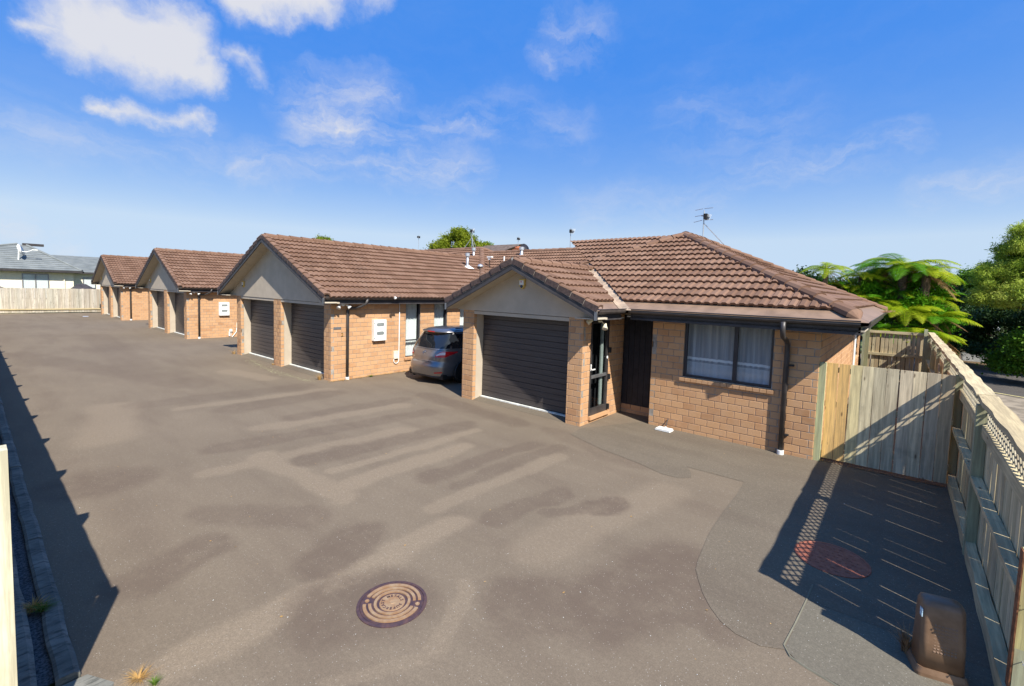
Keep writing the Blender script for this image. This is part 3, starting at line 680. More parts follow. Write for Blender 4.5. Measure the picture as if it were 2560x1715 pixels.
def gutter(th, A, B, out, z, label=None):
    """gutter with fascia below, along A-B (xy), 'out' outward unit"""
    A = Vector((*A, 0)); B = Vector((*B, 0)); out = Vector((*out, 0)); d = (B-A); L = d.length; u = d.normalized(); M = cols(u, -out, Vector((0, 0, 1)), A + Vector((0, 0, z)))
    prof = [(-.0, -.09), (-.07, -.098), (-.105, -.085), (-.120, -.055), (-.118, -.02), (-.125, 0), (-.118, .008), (-.108, .0), (-.105, -.03), (-.09, -.075), (-.01, -.08)]
    v = [M @ Vector((a, y, zz)) for a in (0, L) for (y, zz) in prof]; n = len(prof)
    g = MB().add(v, [(i, (i+1) % n, (i+1) % n+n, i+n) for i in range(n)] + [tuple(range(n)), tuple(range(n, 2*n))])
    g = part(g, 'gutter', mGutter, th)
    f = MB().box(0, L, 0, .03, -.225, -.005, M).box(0, L, -.012, .0, -.225, -.195, M).box(0, L, -.006, 0, -.165, -.155, M); part(f, 'fascia', mFascia, th)
    return g
def downpipe(th, pts, foot=True, r=.042):
    o = part(MB().tube(pts, r, 12), 'downpipe', mMetal, th, smooth=True)
    p = pts[-1]
    if foot: part(MB().lathe([(.055, 0), (.055, .075), (.050, .08)], (p[0], p[1], 0), 16), 'pipe_collar', mWhite, o)
    return o
def floodlight(th, base, heads, mat=mLampW):
    b = Vector(base); mb = MB().lathe([(.045, -.03), (.045, .0)], b, 12); o = part(mb, 'floodlight', mat, th)
    part(MB().lathe([(.035, -.075), (.045, -.05), (.03, -.03)], b, 12), 'motion_sensor', mat, o)
    for (off, dr) in heads:
        d = Vector(dr).normalized(); p = b + Vector(off); Q = d.to_track_quat('Z', 'Y').to_matrix().to_4x4()
        part(MB().tube([b+Vector((0, 0, -.01)), b.lerp(p, .6), p], .012, 6), 'lamp_arm', mat, o)
        h = MB().lathe([(.025, -.06), (.03, -.03), (.035, 0), (.055, .05), (.062, .07)], p, 14, Q); part(h, 'lamp_head', mat, o, smooth=True)
        part(MB().lathe([(.0585, .066), (.03, .075), (.005, .078)], p, 14, Q), 'lamp_glass', mGalv, o)
    return o
# ------------------------------------------------------------------ END HOUSE (nearest)
XR1, ZR1 = -6.628, 3.42; EL1, EE1 = -8.80, -4.45; YB1 = 7.737; YF1 = 8.137
h1 = thing('brick_house', 'nearest tan brick house with single garage, black front door and big curtained window', 'house', (-4.8, 12.0, 0), 'brick units along the shared driveway')
S1 = new_store()
ov = MB()
# main roof: eaves X -9.5..-.38, Y 8.85..19.8 ; ridge along Y at X=-4.94
MX0, MX1, MY0, MY1, ME = -9.5, -.38, 8.85, 19.8, 2.455
hx = (MX1-MX0)/2; rx = (MX0+MX1)/2; rz = ME + SL*hx; ry0, ry1 = MY0+hx, MY1-hx
base = MB(); o_ = .0
base.add([(MX0, MY0, ME), (MX1, MY0, ME), (MX1, MY1, ME), (MX0, MY1, ME), (rx, ry0, rz), (rx, ry1, rz)], [(0, 1, 4), (1, 2, 5, 4), (2, 3, 5), (3, 0, 4, 5)])
wingtop = lambda y0, y1: base.add([(EL1, y0, ZR1-SL*(XR1-EL1)), (XR1, y0, ZR1), (EE1, y0, ZR1-SL*(EE1-XR1)), (EL1, y1, ZR1-SL*(XR1-EL1)), (XR1, y1, ZR1), (EE1, y1, ZR1-SL*(EE1-XR1))], [(0, 1, 4, 3), (1, 2, 5, 4)])
zeW = ZR1-SL*(EE1-XR1)
# wing right slope stops at the valley
base.add([(XR1, YB1+.01, ZR1), (EE1, YB1+.01, zeW), (EE1, MY0+(zeW-ME)/SL, zeW), (XR1, MY0+(ZR1-ME)/SL+.02, ZR1)], [(0, 1, 2, 3)])
base.add([(XR1, YB1+.01, ZR1), (EL1, YB1+.01, ZR1-SL*(XR1-EL1)), (EL1, 11, ZR1-SL*(XR1-EL1)), (XR1, 11.2, ZR1)], [(0, 1, 2, 3)])
roof1 = part(base, 'roof', mApron, h1, recalc=True)
AP = .345
# tiles: front slope
pf = Plane((0, MY0, ME), (1, 0, 0), (0, 1, 0))
vy = lambda x: (ZR1-SL*(x-XR1)-ME)/SL           # valley b for x in wing range
hipR = lambda b: MX1-b
zv0 = EE1 + 0.0
# polygon right of valley, left of right hip, plus part above the wing ridge left of it
vb = (ZR1-ME)/SL
polyA = [(EE1+.16+.0, AP), (MX1-AP, AP), (rx, hx), (XR1+.16+(hx-vb)*0, hx)]
polyA = [(EE1-(AP-vy(EE1))+.17, AP), (MX1-AP-.02, AP), (rx-.02, hx-.02), (XR1+.17-.0-(hx-vb)*1.0, hx-.02)]
tile_plane(S1, pf, polyA, AP, -.157*3)
lf = Plane((MX0, MY1, ME), (0, -1, 0), (1, 0, 0))
tile_plane(S1, lf, [(.0+AP, AP), (MY1-MY0-AP, AP), (MY1-ry0, hx-.02), (MY1-ry1, hx-.02)], AP)
rf = Plane((MX1, MY0, ME), (0, 1, 0), (-1, 0, 0))
tile_plane(S1, rf, [(AP, AP), (MY1-MY0-AP, AP), (ry1-MY0, hx-.02), (ry0-MY0, hx-.02)], AP, .05)
bf = Plane((MX1, MY1, ME), (-1, 0, 0), (0, -1, 0))
tile_plane(S1, bf, [(AP, AP), (MX1-MX0-AP, AP), (hx, hx-.02)], AP)
# wing slopes
wr = Plane((EE1, YB1, zeW), (0, 1, 0), (-1, 0, 0)); wb = EE1-XR1
tile_plane(S1, wr, [(.12, AP), (MY0-YB1+(zeW-ME)/SL+AP-.17, AP), (MY0-YB1+(ZR1-ME)/SL-.17, wb-.02), (.12, wb-.02)], AP)
wl_ = Plane((EL1, 11.0, ZR1-SL*(XR1-EL1)), (0, -1, 0), (1, 0, 0))
tile_plane(S1, wl_, [(0, .06), (11-YB1-.12, .06), (11-YB1-.12, XR1-EL1-.02), (0, XR1-EL1-.02)], .06)
cap_run(S1, (MX1-.20, MY0+.20, ME+SL*.20), (rx, ry0, rz), (.4, -.4, 1))
cap_run(S1, (XR1-.55, MY0+vb+.42-.0, ZR1+SL*.25), (rx, ry0, rz), (-.4, -.4, 1))
cap_run(S1, (rx, ry0, rz), (rx, ry1, rz), (0, 0, 1))
cap_run(S1, (MX1-.1, MY1-.1, ME+SL*.1), (rx, ry1, rz), (.4, .4, 1))
cap_run(S1, (XR1, YB1+.12, ZR1), (XR1, MY0+vb+.15, ZR1), (0, 0, 1))
hp_ = MB(); hd_ = Vector((-1, 1, SL)).normalized(); hy = Vector((.4, -.4, 1)).cross(hd_).normalized(); hz_ = hd_.cross(hy); hb = Vector((MX1-.20, MY0+.20, ME+SL*.20))+hz_*.035
ring = [hb + hy*y*1.08 + hz_*(z*1.08+.012) for y, z in [(-.125, -.055), (-.118, .008), (-.075, .052), (0, .072), (.075, .052), (.118, .008), (.125, -.055)]]
tip = hb - hd_*.13 - hz_*.05; hp_.add(ring+[tip, ring[0]-hd_*.05, ring[-1]-hd_*.05], [(i, i+1, 7) for i in range(6)]); part(hp_, 'hip_end_mortar', mTile, roof1)
# valley flashing, slightly raised edges
vz = MB(); 
for sgn in (1, -1):
    a = Vector((EE1, MY0+(zeW-ME)/SL, zeW)); b = Vector((XR1, MY0+vb, ZR1)); off = Vector((.17, 0, 0)) if sgn > 0 else Vector((0, -.17, 0)); up = Vector((0, 0, .012)) if sgn > 0 else Vector((0, 0, .012))
    c = off if sgn > 0 else off
    dz = Vector((0, 0, 0))
    vz.add([a+Vector((0, 0, .006)), b+Vector((0, 0, .006)), b+off+up+dz, a+off+up+dz], [(0, 1, 2, 3)])
part(vz, 'valley_flashing', plain('dusty_valley_metal', (.40, .30, .21), .7, .3, vary=.25, scale=5), roof1)
# walls
WIN1 = (-4.035, -1.036)
Wall(S1, (WIN1[0], 9.371, 0), (1, 0, 0), (0, -1, 0), 2.999, 2.33, [(.675, 2.295, 1.14, 2.33)])
Wall(S1, (-4.035, 9.95, 0), (0, -1, 0), (-1, 0, 0), .579, 2.33, thick=.10)
Wall(S1, (-1.036, 9.371+.002, 0), (0, 1, 0), (1, 0, 0), 9.83, 2.33, [(7.2, 9.0, 1.05, 2.2)], ref=0)
Wall(S1, (-4.99, 8.137+.002, 0), (0, 1, 0), (1, 0, 0), .313, 2.255, ref=0)
Wall(S1, (-4.99, 9.25, 0), (0, 1, 0), (1, 0, 0), .70, 2.33, ref=0)
Wall(S1, (-4.99, 8.45, 0), (0, 1, 0), (1, 0, 0), .80, .075, ref=0)
Wall(S1, (-8.55, 19.2, 0), (0, -1, 0), (-1, 0, 0), 11.06, 2.255, only_mortar=True)
Wall(S1, (-1.04, 19.2, 0), (-1, 0, 0), (0, 1, 0), 7.5, 2.33, only_mortar=True)
gable_wing(h1, S1, -8.55, -4.99, YF1, YB1, XR1, ZR1, EL1, EE1, 11, [(-8.165, -5.35)], roof1)
# flat soffits under the main eaves
sf = MB().box(-4.45, MX1-.05, MY0+.13, 9.95, 2.30, 2.325).box(-1.04, MX1-.10, 9.94, MY1-.1, 2.30, 2.325).box(-4.99, EE1-.08, YB1+.05, 9.0, 2.268, 2.29).box(MX0+.1, -8.5, 11.2, MY1-.1, 2.30, 2.325).box(-8.49, -1.1, 9.96, 19.1, 2.30, 2.325)
part(sf, 'soffit', mSoffit, h1)
gutter(h1, (EE1+.08, MY0+.13), (MX1-.10, MY0+.13), (0, -1), 2.475)
gutter(h1, (MX1-.10, MY0+.13), (MX1-.10, MY1-.1), (1, 0), 2.475)
gutter(h1, (EE1-.08, YB1+.03), (EE1-.08, MY0+.02), (1, 0), 2.475)
mDoorB = plain('black_door_paint', (.018, .018, .023), .55, .3, vary=.25, scale=9)
# black plank door in the porch
db = MB().box(-4.985, -4.04, 9.965, 10.0, .12, 2.27); pd = part(db, 'plank_door', mDoorB, h1)
for i in range(7):
    a = -4.98+i*.134; part(MB().prism([(a+.003, .125), (a+.131, .125), (a+.131, 2.26), (a+.003, 2.26)], 9.945, 9.966), 'door_plank', mDoorB, pd)
Wall(S1, (-4.985, 9.94, 0), (1, 0, 0), (0, -1, 0), .94, .12, ref=.94)
# glazed side door facing the porch
X = -4.985; gd = MB().box(X-.05, X-.005, 8.452, 8.52, .15, 2.25).box(X-.05, X-.005, 9.17, 9.248, .15, 2.25).box(X-.05, X-.005, 8.52, 9.17, .15, .30).box(X-.05, X-.005, 8.52, 9.17, 2.13, 2.25)
gdo = part(gd, 'glazed_door', mMetal, h1)
part(MB().box(X-.045, X+.004, 8.521, 9.169, .955, 1.015), 'mid_rail', mSteel, gdo)
part(MB().add([(X-.03, 8.52, .3), (X-.03, 9.17, .3), (X-.03, 9.17, 2.13), (X-.03, 8.52, 2.13)], [(0, 1, 2, 3)]), 'pane', mGlass, gdo)
part(MB().box(X-.34, X-.31, 8.40, 9.4, .14, 2.26).box(X-.34, X-.06, 8.36, 8.40, .14, 2.26).box(X-.34, X-.06, 9.30, 9.4, .14, 2.26), 'room_lining', mDarkInt, gdo)
part(MB().box(X-.10, X-.07, 9.02, 9.12, .3, 2.13), 'inner_frame', plain('pale_green_frame', (.30, .34, .31), .6), gdo)
part(MB().box(X-.004, X+.010, 8.475, 8.50, 1.13, 1.27).box(X+.01, X+.045, 8.475, 8.50, 1.15, 1.17).box(X+.033, X+.047, 8.48, 8.60, 1.148, 1.170), 'door_handle', mWhite, gdo)
part(MB().lathe([(.032, 0), (.032, .004), (.004, .005)], (X-.004, 9.19, 1.36), 16, Matrix.Rotation(R(90), 4, 'Y')), 'security_sticker', mWhite, gdo)
for z in (.24, .92, 1.52): part(MB().box(X-.003, X+.05, 9.232, 9.275, z-.06, z+.06), 'hinge', mBlack, gdo)
part(MB().box(X-.03, X+.055, 8.455, 9.30, .075, .145), 'door_step', mBrick, gdo)
window(h1, (-3.36, 9.371, 1.14), (1, 0, 0), (0, -1, 0), 1.62, 1.16, mull=(.97,), curt='sheer')
window(h1, (-1.036, 16.573, 1.05), (0, 1, 0), (1, 0, 0), 1.8, 1.15, mull=(.9,))
# downpipes
downpipe(h1, [(-1.53, 8.87, 2.40), (-1.53, 8.88, 2.22), (-1.53, 8.93, 2.14), (-1.52, 9.20, 2.06), (-1.515, 9.30, 1.98), (-1.515, 9.31, 1.85), (-1.515, 9.31, 0)])
part(MB().box(-1.47, -1.40, 9.30, 9.36, 1.60, 1.63).box(-1.47, -1.41, 9.30, 9.36, .35, .38), 'pipe_bracket', mBlack, h1)
part(MB().tube([(-.97, 15.95, 2.3), (-.97, 15.95, .0)], .035, 10), 'downpipe', mWhite, h1, label='white downpipe on the side wall')
# floodlight, alarm box
floodlight(h1, (-4.72, 8.33, 2.265), [((-.16, -.12, -.06), (-.75, -.5, -.55)), ((.13, -.02, -.14), (.25, -.55, -.8))])
def alarm(th, x, y, z0, z1, wdt=.11):
    a = part(MB().prism([(x-wdt/2, z1), (x+wdt/2, z1), (x+wdt/2, z0+.06), (x+.02, z0), (x-.02, z0), (x-wdt/2, z0+.06)], y-.05, y), 'alarm_box', mYellow, th)
    part(MB().box(x-wdt/2+.008, x+wdt/2-.022, y-.056, y-.051, z0+.085, z1-.03), 'alarm_label', mWhite, a)
    part(MB().lathe([(.036, 0), (.03, .01), (.004, .014)], (x-.008, y-.05, z0+.052), 14, Matrix.Rotation(R(90), 4, 'X')), 'alarm_lamp', plain('blue_lens', (.01, .02, .08), .2, .6), a)
    part(MB().lathe([(.018, 0), (.018, .003), (.010, .003), (.010, 0)], (x-.012, y-.056, z1-.066), 12, Matrix.Rotation(R(90), 4, 'X')), 'alarm_symbol', mRed, a)
alarm(h1, -6.61, 8.123, 2.83, 3.05, .15)
finish_walls(S1, h1); finish_roof(S1, h1, roof1)
# gully trap lid and pipe against the window wall
gt = thing('drain_lid', 'white plastic drain lid with a thin standing pipe on the ground beside the window wall', 'drain', (-3.6, 9.2, 0))
part(MB().prism([(-3.76, .012), (-3.74, .05), (-3.46, .05), (-3.44, .012)], 9.06, 9.26), 'lid', mWhite, gt)
part(MB().tube([(-3.60, 9.24, .05), (-3.60, 9.26, .10), (-3.605, 9.34, .18), (-3.605, 9.36, .20)], .011, 8), 'waste_pipe', mMetal, gt); part(MB().lathe([(.02, .05), (.02, .07)], (-3.60, 9.235, 0), 10), 'pipe_socket', mWhite, gt)

# ------------------------------------------------------------------ DOUBLE GARAGE UNIT (copied three times)
XR2, ZR2 = -16.285, 4.30; EL2, EE2 = -20.42, -12.15; YB2 = 6.314; YF2 = 6.714; YE2 = 20.0
h2 = thing('brick_house', 'tan brick unit with two garage doors directly behind the parked grey car', 'house', (-16.2, 12, 0), 'brick units along the shared driveway')
S2 = new_store(); ze2 = ZR2-SL*(EE2-XR2)
b2 = MB(); b2.add([(EL2, YB2+.01, ze2), (XR2, YB2+.01, ZR2), (EE2, YB2+.01, ze2), (EL2, YE2, ze2), (XR2, YE2, ZR2), (EE2, YE2, ze2)], [(0, 1, 4, 3), (1, 2, 5, 4), (3, 4, 5)])
roof2 = part(b2, 'roof', mTile, h2)
p2r = Plane((EE2, YB2, ze2), (0, 1, 0), (-1, 0, 0)); w2 = EE2-XR2
tile_plane(S2, p2r, [(.12, -.06), (YE2-YB2, -.06), (YE2-YB2, w2-.02), (.12, w2-.02)], -.06)
p2l = Plane((EL2, YE2, ze2), (0, -1, 0), (1, 0, 0))
tile_plane(S2, p2l, [(0, -.06), (YE2-YB2-.12, -.06), (YE2-YB2-.12, w2-.02), (0, w2-.02)], -.06)
cap_run(S2, (XR2, YB2+.1, ZR2), (XR2, YE2, ZR2), (0, 0, 1))
wins = [(2.60, 3.20, .45, 2.29), (3.80, 4.40, .45, 2.29), (5.02, 5.62, .45, 2.29)]
Wall(S2, (-12.52, YF2+.002, 0), (0, 1, 0), (1, 0, 0), 13.2, 2.30, wins, ref=0)
Wall(S2, (-19.65, 19.9, 0), (0, -1, 0), (-1, 0, 0), 13.18, 2.255, only_mortar=True)
gable_wing(h2, S2, -19.65, -12.52, YF2, YB2, XR2, ZR2, EL2, EE2, YE2, [(-19.25, -16.34), (-15.79, -12.92)], roof2)
part(MB().box(-12.51, EE2-.08, YB2+.05, YE2, 2.268, 2.29).box(EL2+.08, -19.66, YB2+.05, YE2, 2.268, 2.29).box(-19.54, -12.64, 7.1, YE2, 2.3, 2.32), 'soffit', mSoffit, h2)
gutter(h2, (EE2-.08, YB2+.03), (EE2-.08, YE2), (1, 0), 2.475)
gutter(h2, (EL2+.08, YE2), (EL2+.08, YB2+.03), (-1, 0), 2.475)
for a, b, c, d in wins: window(h2, (-12.52, YF2+a, c), (0, 1, 0), (1, 0, 0), b-a, d-c, trans=(.565,), fr=.04)
downpipe(h2, [(-12.15, 7.66, 2.40), (-12.17, 7.63, 2.27), (-12.25, 7.52, 2.18), (-12.38, 7.40, 2.13), (-12.46, 7.25, 2.12), (-12.465, 7.205, 2.05), (-12.465, 7.2, 0)])
floodlight(h2, (-12.36, 6.99, 2.262), [((.03, -.13, -.08), (.35, -.55, -.7)), ((.03, .15, -.08), (.45, .5, -.65))], mWhite)
alarm(h2, -18.88, YF2-.013, 2.60, 2.82, .16)
hp = MB().box(-12.519, -12.508, 6.79, 7.02, 1.50, 1.57); pl_ = part(hp, 'name_plate', mSteel, h2)
cu = bpy.data.curves.new('house_number', 'FONT'); cu.body = '2'; cu.size = .15; cu.extrude = .004
tmp = bpy.data.objects.new('tmp', cu); col.objects.link(tmp); dg = bpy.context.evaluated_depsgraph_get(); me = bpy.data.meshes.new_from_object(tmp.evaluated_get(dg)); bpy.data.objects.remove(tmp)
me.materials.clear(); me.materials.append(plain('brass', (.75, .50, .12), .3, .5, .8)); me.name = 'house_number'
num = inst(me, 'house_number', h2, cols((0, 1, 0), (0, 0, 1), (1, 0, 0), (-12.512, 7.02, 1.29)))
cm = part(MB().lathe([(.005, -.05), (.04, -.035), (.045, 0), (.04, .02), (.03, .03)], (-11.98, 8.50, 2.44), 14, Matrix.Rotation(R(75), 4, 'X')), 'security_camera', mWhite, h2, smooth=True)
part(MB().lathe([(.03, .028), (.005, .034)], (-11.98, 8.50, 2.44), 12, Matrix.Rotation(R(75), 4, 'X')), 'camera_lens', mBlack, cm); part(MB().box(-12.02, -11.97, 8.52, 8.68, 2.44, 2.465).box(-11.99, -11.97, 8.45, 8.72, 2.53, 2.54), 'camera_bracket', mBlack, cm)
skip_h3 = [num, cm, pl_]
# meter box and conduit
mbx = MB().box(-12.52, -12.40, 8.045, 8.49, 1.10, 1.75); mtr = part(mbx, 'meter_box', mWhite, h2)
for zc in (1.60, 1.33):
    mb = MB(); pts_ = []
    for k in range(20):
        a = 2*math.pi*k/20; pts_.append((8.275+.085*(1 if math.cos(a) > 0 else -1)+.05*math.cos(a), zc+.055*math.sin(a)))
    mb.add([(-12.396, y, z) for y, z in pts_]+[(-12.402, y, z) for y, z in pts_], [tuple(range(20))]+[(i, (i+1) % 20, (i+1) % 20+20, i+20) for i in range(20)]); part(mb, 'meter_window', plain('grey_meter_window', (.22, .24, .23), .3, .5), mtr)
part(MB().box(-12.402, -12.392, 8.060, 8.075, 1.15, 1.20).box(-12.402, -12.392, 8.060, 8.075, 1.62, 1.67), 'latch', mBlack, mtr)
jb = part(MB().box(-12.52, -12.46, 8.83, 9.0, .46, .71), 'junction_box', plain('cream_plastic', (.68, .64, .50), .5), h2)
arc = [(-12.49, 9.04, 2.27), (-12.49, 9.035, .44)] + [(-12.49, 8.935+.1*math.cos(a), .42-.12*math.sin(a)) for a in [math.pi*k/8 for k in range(1, 8)]] + [(-12.49, 8.845, .46)]
cdt = part(MB().tube(arc, .013, 8), 'conduit', mWhite, h2, smooth=True)
finish_walls(S2, h2); finish_roof(S2, h2, roof2)
def shift_copy(src, dx, dy, label, skip):
    c = copy_tree(src, None, skip); c.location = src.location + Vector((dx, dy, 0)); c['label'] = label; return c
h3 = shift_copy(h2, -13.43, .0, 'tan brick double garage unit third along, with white meter box behind its downpipe', set(skip_h3))
h4 = shift_copy(h2, -27.11, -.1, 'farthest tan brick double garage unit beside the pale far fence', set(skip_h3+[mtr, jb, cdt]))
# extra pipework on the third unit
ex = Vector((-13.43, 0, 0)); 
tap = bpy.data.objects.new('water_pipe', mesh('water_pipe', *(lambda m: (m.v, m.f))(MB().tube([(x+13.43+16.2-13.43, y-12, z) for x, y, z in [(-12.48, 8.83, .45), (-12.48, 8.82, .25), (-12.48, 8.68, .06), (-12.48, 8.62, 0)]], .018, 8).box(-12.5+16.2, -12.43+16.2, 8.50-12, 8.62-12, .28, .40).box(-12.5+16.2, -12.44+16.2, 8.47-12, 8.52-12, .05, .27).tube([(-12.47+16.2, 8.575-12, .28), (-12.47+16.2, 8.575-12, .04)], .012, 6)), mWhite)); col.objects.link(tap); tap.parent = h3

# ------------------------------------------------------------------ rear units whose roofs show between
rr_ = thing('brick_house', 'rear unit roofs of brown tile stepping up behind the end house garage', 'house', (-15, 19, 0))
S3 = new_store(); rb = MB()
def hipblock(x0, x1, yc, zr, tile_front=True, xclip=None):
    hd = (zr-2.46)/SL; y0, y1 = yc-hd, yc+hd; rx0, rx1 = x0+hd, x1-hd
    rb.add([(x0, y0, 2.46), (x1, y0, 2.46), (x1, y1, 2.46), (x0, y1, 2.46), (rx0, yc, zr), (rx1, yc, zr)], [(0, 1, 5, 4), (1, 2, 5), (2, 3, 4, 5), (3, 0, 4)])
    P = Plane((x0, y0, 2.46), (1, 0, 0), (0, 1, 0))
    tile_plane(S3, P, [(.1, 0), (x1-x0-.1, 0), (rx1-x0, hd-.02), (rx0-x0, hd-.02)], 0)
    P = Plane((x1, y0, 2.46), (0, 1, 0), (-1, 0, 0)); tile_plane(S3, P, [(.1, 0), (2*hd-.1, 0), (hd, hd-.02)], 0)
    P = Plane((x1, y1, 2.46), (-1, 0, 0), (0, -1, 0)); tile_plane(S3, P, [(.1, 0), (x1-x0-.1, 0), (x1-rx0, hd-.02), (x1-rx1, hd-.02)], 0)
    cap_run(S3, (rx0, yc, zr), (rx1, yc, zr), (0, 0, 1)); cap_run(S3, (x1-.1, y0+.1, 2.5), (rx1, yc, zr), (.4, -.4, 1)); cap_run(S3, (x0+.1, y0+.1, 2.5), (rx0, yc, zr), (-.4, -.4, 1)); cap_run(S3, (x1-.1, y1-.1, 2.5), (rx1, yc, zr), (.4, .4, 1))
hipblock(-31.5, -17.6+(4.95-2.46)/SL, 18.0, 4.95)
hipblock(-24.0, -11.28+(4.70-2.46)/SL, 18.0, 4.70)
hipblock(-20.0, -5.2, 18.0, 4.46)
rfo = part(rb, 'roof', mTile, rr_)
Wall(S3, (-31, 13.2, 0), (1, 0, 0), (0, -1, 0), 21.0, 2.4, only_mortar=True)
Wall(S3, (-31, 22.6, 0), (0, -1, 0), (-1, 0, 0), 9.0, 2.4, only_mortar=True)
finish_walls(S3, rr_); finish_roof(S3, rr_, rfo)
# flues and vents, standing on the tiled roofs
def on_p2(x): return ZR2-SL*abs(x-XR2)
def on_rb(y, ye=13.02): return 2.46+SL*(y-ye)
def flue(name, lab, x, y, z, h, r=.055, cap=.10, flash=True, dome=False):
    th = thing(name, lab, 'roof vent', (x, y, z), 'flues and vents on the brown tiled roofs')
    if dome:
        part(MB().lathe([(.11, -.05), (.11, .12), (.10, .13)], (x, y, z), 16), 'vent_base', mMetal, th); part(MB().lathe([(.14, .13), (.135, .17), (.10, .22), (.05, .25), (.005, .26)], (x, y, z), 16), 'vent_dome', mGalv, th, smooth=True); return
    if flash: part(MB().add([(x-.22, y-.17, z-.22*SL*-1*-1+.03), (x+.28, y-.17, z-.28*SL+.05), (x+.28, y+.17, z-.28*SL+.05), (x-.22, y+.17, z+.22*SL+.03), (x, y, z+.12)], [(0, 1, 4), (1, 2, 4), (2, 3, 4), (3, 0, 4)]), 'flashing', mWhite, th)
    part(MB().lathe([(r*1.5, -.05), (r*1.4, .05), (r, .15), (r, h-.13)], (x, y, z), 14), 'flue_pipe', mGalv, th, smooth=True); part(MB().lathe([(cap, h-.15), (cap, h-.01), (cap*.8, h)], (x, y, z), 16), 'flue_cap', mGalv, th)
flue('roof_flue', 'galvanised flue with white flashing on the double garage roof', -14.95, 14.4, on_p2(-14.95)+.05, .62)
flue('roof_flue', 'small galvanised flue farther back, above the other flue', -17.1, 16.9, 4.28, .62, flash=False)
flue('roof_vent', 'domed roof vent with black base right of the white flashing', -14.78, 15.05, on_p2(-14.78)+.04, .3, dome=True)
flue('roof_flue', 'short galvanised flue just above the end house garage ridge', -14.4, 17.5, on_rb(17.5)+.0, .42, .075, .12, flash=False)
th = thing('roof_light_pole', 'thin black pole with a white lamp head standing on the roof', 'lamp', (-14.95, 15.85, 3.7)); part(MB().tube([(-14.95, 15.85, 3.65), (-14.98, 15.85, 4.28)], .018, 6), 'pole', mBlack, th); part(MB().box(-15.08, -14.80, 15.78, 15.90, 4.27, 4.33), 'lamp_head', mWhite, th); part(MB().box(-15.03, -14.92, 15.8, 15.88, 4.17, 4.27), 'lamp_body', mWhite, th)
th = thing('vent_pipe', 'white plastic vent pipe with foot right of the black roof pole', 'roof vent', (-14.6, 16.4, 3.9)); part(MB().tube([(-14.55, 16.4, 3.9), (-14.55, 16.4, 4.36)], .035, 8), 'pipe', mWhite, th); part(MB().box(-14.85, -14.48, 16.3, 16.5, 3.93, 3.99), 'foot', mWhite, th)
# ------------------------------------------------------------------ fences
def paling_mesh(w, h, th=.016, seed=0):
    r = random.Random(seed); e = .003; n = 6; v = []
    bow = r.uniform(-.006, .006)
    for i in range(n+1):
        z = h*i/n; dx = bow*math.sin(math.pi*i/n); dy = r.uniform(-.002, .002)
        v += [(-w/2+dx, -th/2+dy, z), (w/2+dx, -th/2+dy, z), (w/2+dx, th/2+dy, z), (-w/2+dx, th/2+dy, z)]
    f = [(4*i+k, 4*i+(k+1) % 4, 4*i+4+(k+1) % 4, 4*i+4+k) for i in range(n) for k in range(4)] + [(0, 3, 2, 1), tuple(4*n+k for k in range(4))]
    return v, f
pal = {}
def palings(parent, P0, u, total, w=.15, gap=.006, h=1.5, z0=.05, mat=None, tint=None, jit=.012, name='paling', seed=1):
    """boards standing side by side along u from P0"""
    r = random.Random(seed); P0 = Vector(P0); u = Vector(u).normalized(); n = Vector((0, 0, 1)).cross(u); a = 0; k = 0
    while a < total-.02:
        ww = min(w, total-a); key = (round(ww, 3), round(h, 3), k % 4, mat.name)
        if key not in pal:
            v, f = paling_mesh(ww-gap-(.007 if k % 4 == 1 and gap < .01 else 0), h, seed=k % 4); pal[key] = mesh(name, v, f, mat)
        P = P0 + u*(a+ww/2) + Vector((0, 0, z0+r.uniform(-jit, jit))) + n*r.uniform(-.003, .003)
        g = r.uniform(.82, 1.12); c = tint(k, r) if tint else (g*r.uniform(.97, 1.05), g, g*r.uniform(.93, 1.03), 1)
        inst(pal[key], name, parent, cols(u, n, (0, 0, 1), P) @ Matrix.Rotation(r.uniform(-.004, .004), 4, 'Y'), c)
        a += ww; k += 1
def beam(parent, name, A, B, wy, wz, mat, wob=0., seed=0, label=None, color=(1.2, 1.08, .88, 1), n=10):
    """rectangular beam from A to B; wy = horizontal width, wz = height"""
    r = random.Random(seed); A = Vector(A); B = Vector(B); d = (B-A); u = d.normalized(); up = Vector((0, 0, 1)) if abs(u.z) < .9 else Vector((0, 1, 0)); s = u.cross(up).normalized(); t = s.cross(u)
    v = []
    for i in range(n+1):
        P = A + d*i/n + s*(wob*math.sin(i*1.7+seed) + r.uniform(-wob, wob)*.35) + t*(r.uniform(-wob, wob)*.35)
        v += [P-s*wy/2-t*wz/2, P+s*wy/2-t*wz/2, P+s*wy/2+t*wz/2, P-s*wy/2+t*wz/2]
    f = [(4*i+k, 4*i+(k+1) % 4, 4*i+4+(k+1) % 4, 4*i+4+k) for i in range(n) for k in range(4)] + [(3, 2, 1, 0), tuple(4*n+k for k in range(4))]
    return part(MB().add(v, f), name, mat, parent, label=label, color=color)
